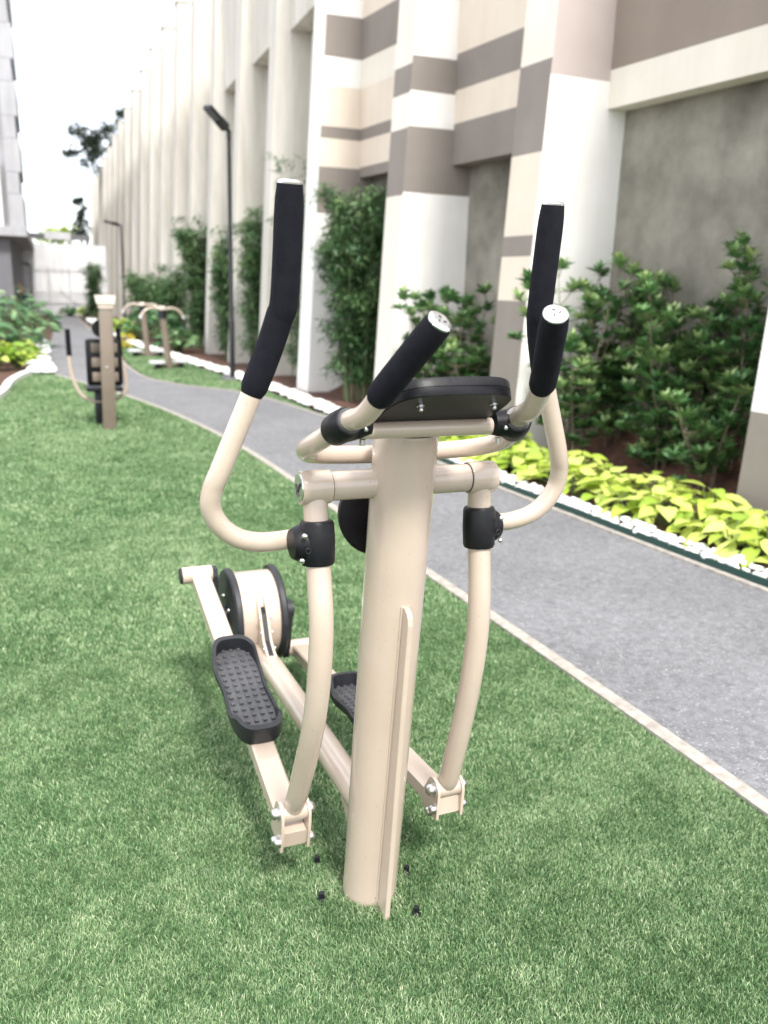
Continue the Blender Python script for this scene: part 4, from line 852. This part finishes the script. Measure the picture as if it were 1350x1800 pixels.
# fixed handlebar: one tube looping behind the post
Yl = lambda Y: Y - 1.73
half = [(0.0, 1.708, 1.108), (.07, 1.702, 1.110), (.14, 1.684, 1.116), (.188, 1.652, 1.126), (.211, 1.602, 1.144), (.209, 1.555, 1.163), (.197, 1.515, 1.184), (.183, 1.478, 1.206), (.174, 1.440, 1.226),
        (.168, 1.405, 1.238), (.162, 1.375, 1.256), (.149, 1.330, 1.302), (.126, 1.281, 1.359), (.103, 1.232, 1.416)]
ZT = lambda s_, Y: (-.010 if s_ < 0 else .005) * max(0, min(1, (1.48 - Y) / .25))
full = [(-x + .035 * Yl(Y), Yl(Y) + .035 * x, z + ZT(-1, Y)) for x, Y, z in half[::-1]] + [(x + .035 * Yl(Y), Yl(Y) - .035 * x, z + ZT(1, Y)) for x, Y, z in half[1:]]
pth = spline(full, 6); mb = MB(); mb.tube(pth, .0195, 24); hb = mb.build('handlebar', 'paint', TR)
for s in (-1, 1):
    q = pth if s > 0 else pth[::-1]; g_ = [v for v in q if v.y < Yl(1.345 if s > 0 else 1.362) and (v.x + .012) * s > 0]
    n = len(g_); mb = MB(); mb.tube(g_, [.0195, .0238] + [.0245] * (n - 4) + [.0238, .0215], 28); mb.build('grip', 'foam', hb)
    e, t = g_[-1], (g_[-1] - g_[-2]).normalized(); mb = MB(); mb.tube([e + t * a for a in (0, .003, .005, .0062)], [.0212, .0212, .0188, .013], 26); mb.build('end_cap', 'chrome', hb)
    u1 = t.orthogonal().normalized(); u2 = t.cross(u1); mb = MB()
    for k in range(3):
        a = k * 2.09 + .5; mb.tube([e + t * .0066 + (u1 * math.cos(a) + u2 * math.sin(a)) * .0045, e + t * .0066 + (u1 * math.cos(a + .5) + u2 * math.sin(a + .5)) * .009], .0011, 5)
    mb.build('cap_mark', 'mark', hb)
    # collar clamp
    ci = min(range(len(q)), key=lambda i: abs(q[i].y - Yl(1.478)) + (10 if q[i].x * s < 0 else 0)); c = q[ci]; td = (q[ci + 2] - q[ci - 2]).normalized()
    mb = MB(); pr = [(-.031, .020), (-.030, .0265), (-.024, .0295), (0, .031), (.022, .0295), (.028, .0265), (.029, .020)]
    mb.tube([c + td * a for a, _ in pr], [b for _, b in pr], 28); cc = mb.build('collar_clamp', 'plastic', TR)
    mb = MB(); inn = c + Vector((-s * .056, .0, .004)); pr = [(0, .031), (.3, .029), (.7, .0255), (.95, .0235), (1, .019)]
    mb.tube([c.lerp(inn, a) for a, _ in pr], [b for _, b in pr], 24); mb.build('clamp_arm', 'plastic', cc)
    mb = MB(); mb.tube([c + td * a for a in (.0285, .0335)], [.0245, .0238], 28); mb.build('clamp_liner', 'tread', cc)
    mb = MB(); dome(mb, c + Vector((-s * .037, -.0275, -.002)), (-s * .2, -1, 0), .0048, .005); mb.build('bolt', 'chrome', cc)
    mb = MB(); mb.tube([c + Vector((-s * .040, -.006, -.025)), c + Vector((-s * .040, -.006, -.036))], .006, 8); mb.build('nut', 'steel', cc)
cb = Vector((-.014 + .010, Yl(1.478), 1.200))
mb = MB(); mb.tube([cb + Vector((x, 0, 0)) for x in (-.150, .150)], .0165, 24); mb.build('console_bar', 'paint', TR)
mb = MB(); mb.prism([(0, Yl(1.480), 1.192), (0, Yl(1.545), 1.172), (0, Yl(1.64), 1.174), (0, Yl(1.64), 1.188), (0, Yl(1.50), 1.214)], (-.035, 0, 0), (.035, 0, 0)); mb.build('mount_bracket', 'paint', TR, smooth=0)
# console: a rounded tray leaning away from the rider, underside seen
t = Vector((0, -.18, .088)).normalized(); nn = Vector((1, 0, 0)).cross(t); nn = nn if nn.z > 0 else -nn
o0 = Vector((-.010, Yl(1.487), 1.209))
prof = [(-.05, .055), (-.045, .088), (-.03, .108), (0, .122), (.06, .124), (.100, .121), (.122, .116), (.138, .106), (.150, .092), (.157, .075), (.1605, .055), (.1615, .03), (.162, .01)]
out = [(u, v) for u, v in prof] + [(u, -v) for u, v in prof[::-1]]
N = len(out); P3 = lambda u, v, h: o0 + t * u + Vector((1, 0, 0)) * v + nn * h
layers = [(0, .975), (.002, .99), (.014, 1.0), (.0150, .988), (.0162, .988), (.0172, 1.0), (.030, 1.0), (.034, .985)]
vs_ = [P3(.07 + (u - .07) * sc, v * sc, h) for h, sc in layers for u, v in out]
fs = [(k * N + i, k * N + (i + 1) % N, (k + 1) * N + (i + 1) % N, (k + 1) * N + i) for k in range(len(layers) - 1) for i in range(N)]
fs += [tuple(range(N))[::-1], tuple(range((len(layers) - 1) * N, len(layers) * N))]
mb = MB(); mb.add(vs_, fs); cs = mb.build('console', 'plastic', TR, smooth=32)
for (u, v) in ((.006, -.100), (.006, .096), (.112, -.066), (.112, .082)):
    mb = MB(); c = P3(u, v, -.0002); mb.tube([c, c - nn * .003], .0072, 12); mb.tube([c - nn * .003, c - nn * .009], .0048, 6); dome(mb, c - nn * .009, -nn, .0038, .004); mb.build('bolt', 'chrome', cs)

# ------------------------------------------------------------------ press station beyond the trainer
ST = empty('press_station', (0.475, 9.20, 0), 0, 'tan seated press station with black back panel seen from behind on the lawn', 'exercise machine')
mb = MB(); mb.box((-.062, -.05, -.03), (.068, .05, 1.19), bev=.012)
for q in range(len(mb.v)): x, y, z = mb.v[q]; mb.v[q] = (x + .018 * (z / 1.19 - .1) , y, z)
mb.build('post', 'paint2', ST)
mb = MB(); mb.box((-.055, -.062, 1.20), (.09, .06, 1.225), bev=.006); mb.build('collar', 'paint', ST)
mb = MB(); mb.add([(x_, y_, z_) for z_, k in ((1.226, .066), (1.25, .085), (1.33, .10)) for x_, y_ in ((.018 - k, -.08 * k / .1), (.018 + k, -.08 * k / .1), (.018 + k, .08 * k / .1), (.018 - k, .08 * k / .1))],
              [(3, 2, 1, 0), (8, 9, 10, 11)] + [(i * 4 + k, i * 4 + (k + 1) % 4, (i + 1) * 4 + (k + 1) % 4, (i + 1) * 4 + k) for i in range(2) for k in range(4)]); mb.build('cap', 'creamb', ST, smooth=0)
mb = MB(); dome(mb, (0.005, -.0502, .62), (0, -1, 0), .012, .006); mb.build('bolt', 'chrome', ST)
mb = MB(); mb.box((-.185, .28, .40), (.175, .315, .885), bev=.03); bp_ = mb.build('back_panel', 'plastic', ST)
for zz in (.495, .645, .795):
    for xx in (-.085, .085): mb = MB(); mb.box((xx - .045, .268, zz - .048), (xx + .045, .2795, zz + .048), bev=.005); mb.build('pad', 'paint2', bp_)
mb = MB(); mb.box((-.20, .22, .345), (.17, .60, .385), bev=.012); mb.build('seat', 'plastic', ST)
mb = MB(); mb.box((-.12, .33, -.03), (-.02, .43, .345), bev=.01); mb.build('seat_column', 'lampblack', ST)
U = spline([(-.35, .35, .98), (-.345, .35, .71), (-.332, .35, .53), (-.265, .35, .325), (-.128, .35, .235), (.074, .35, .245), (.17, .35, .30), (.209, .35, .38), (.198, .35, .53), (.165, .35, .71), (.151, .35, 1.0)], 8)
mb = MB(); mb.tube(U, .021, 14); ub = mb.build('press_handle', 'paint', ST)
for a, b in ((0, 9), (len(U) - 9, len(U))): mb = MB(); mb.tube(U[a:b], .026, 16); mb.build('grip', 'foam', ub)
mb = MB(); mb.tube([(.018, .0, .245), (.018, .36, .245)], .035, 16); mb.build('pivot_tube', 'paint2', ST)
mb = MB(); mb.tube([(-.03, .10, 1.0), (-.03, .14, 1.0)], .09, 24); mb.build('counter_disc', 'plastic', ST)

# ------------------------------------------------------------------ twin twister stations on the turf strip
def twister(loc, rz, lean, label):
    o = empty('twister_station', loc, rz, label, 'exercise machine', 'tan twister stations on the turf strip'); top = Vector((lean, 0, 1.02))
    mb = MB(); mb.tube([(0, 0, -.03), top * .5, top], [.062, .06, .055], 20); mb.build('post', 'paint2', o)
    mb = MB(); mb.tube([top + Vector((0, 0, -.14)), top + Vector((0, 0, -.01))], .075, 20); mb.build('hub', 'lampblack', o)
    mb = MB(); dome(mb, top, (0, 0, 1), .085, .07, 20); mb.build('cap', 'paint', o)
    for s in (-1, 1):
        mb = MB(); pth = spline([top + Vector((s * .05, 0, .01)), top + Vector((s * .18, 0, .03)), top + Vector((s * .30, 0, -.01)), top + Vector((s * .38, 0, -.10))], 6); mb.tube(pth, .024, 12); ar = mb.build('arm', 'paint', o)
        mb = MB(); mb.tube([pth[-1], pth[-1] + Vector((s * .02, 0, -.05))], .026, 12); mb.build('grip_end', 'sheetg', ar)
    for k in range(2):
        a = k * math.pi + .3; c = Vector((math.cos(a) * .26, math.sin(a) * .26, 0))
        mb = MB(); mb.tube([c + Vector((0, 0, .10)), c + Vector((0, 0, .135))], [.15, .145], 24); mb.build('footplate', 'sheetg', o)
        mb = MB(); mb.tube([c + Vector((0, 0, -.03)), c + Vector((0, 0, .099))], .05, 16); mb.build('pedestal', 'lampblack', o)
        mb = MB(); mb.tube([c * .2 + Vector((0, 0, .05)), c * .85 + Vector((0, 0, .05))], .03, 12); mb.build('link_tube', 'paint2', o)
twister((1.90, 15.9, 0), 0.25, -.10, 'nearer of the twin tan twister stations on the turf strip')
twister((1.80, 18.6, 0), -0.3, -.08, 'farther of the twin tan twister stations on the turf strip')
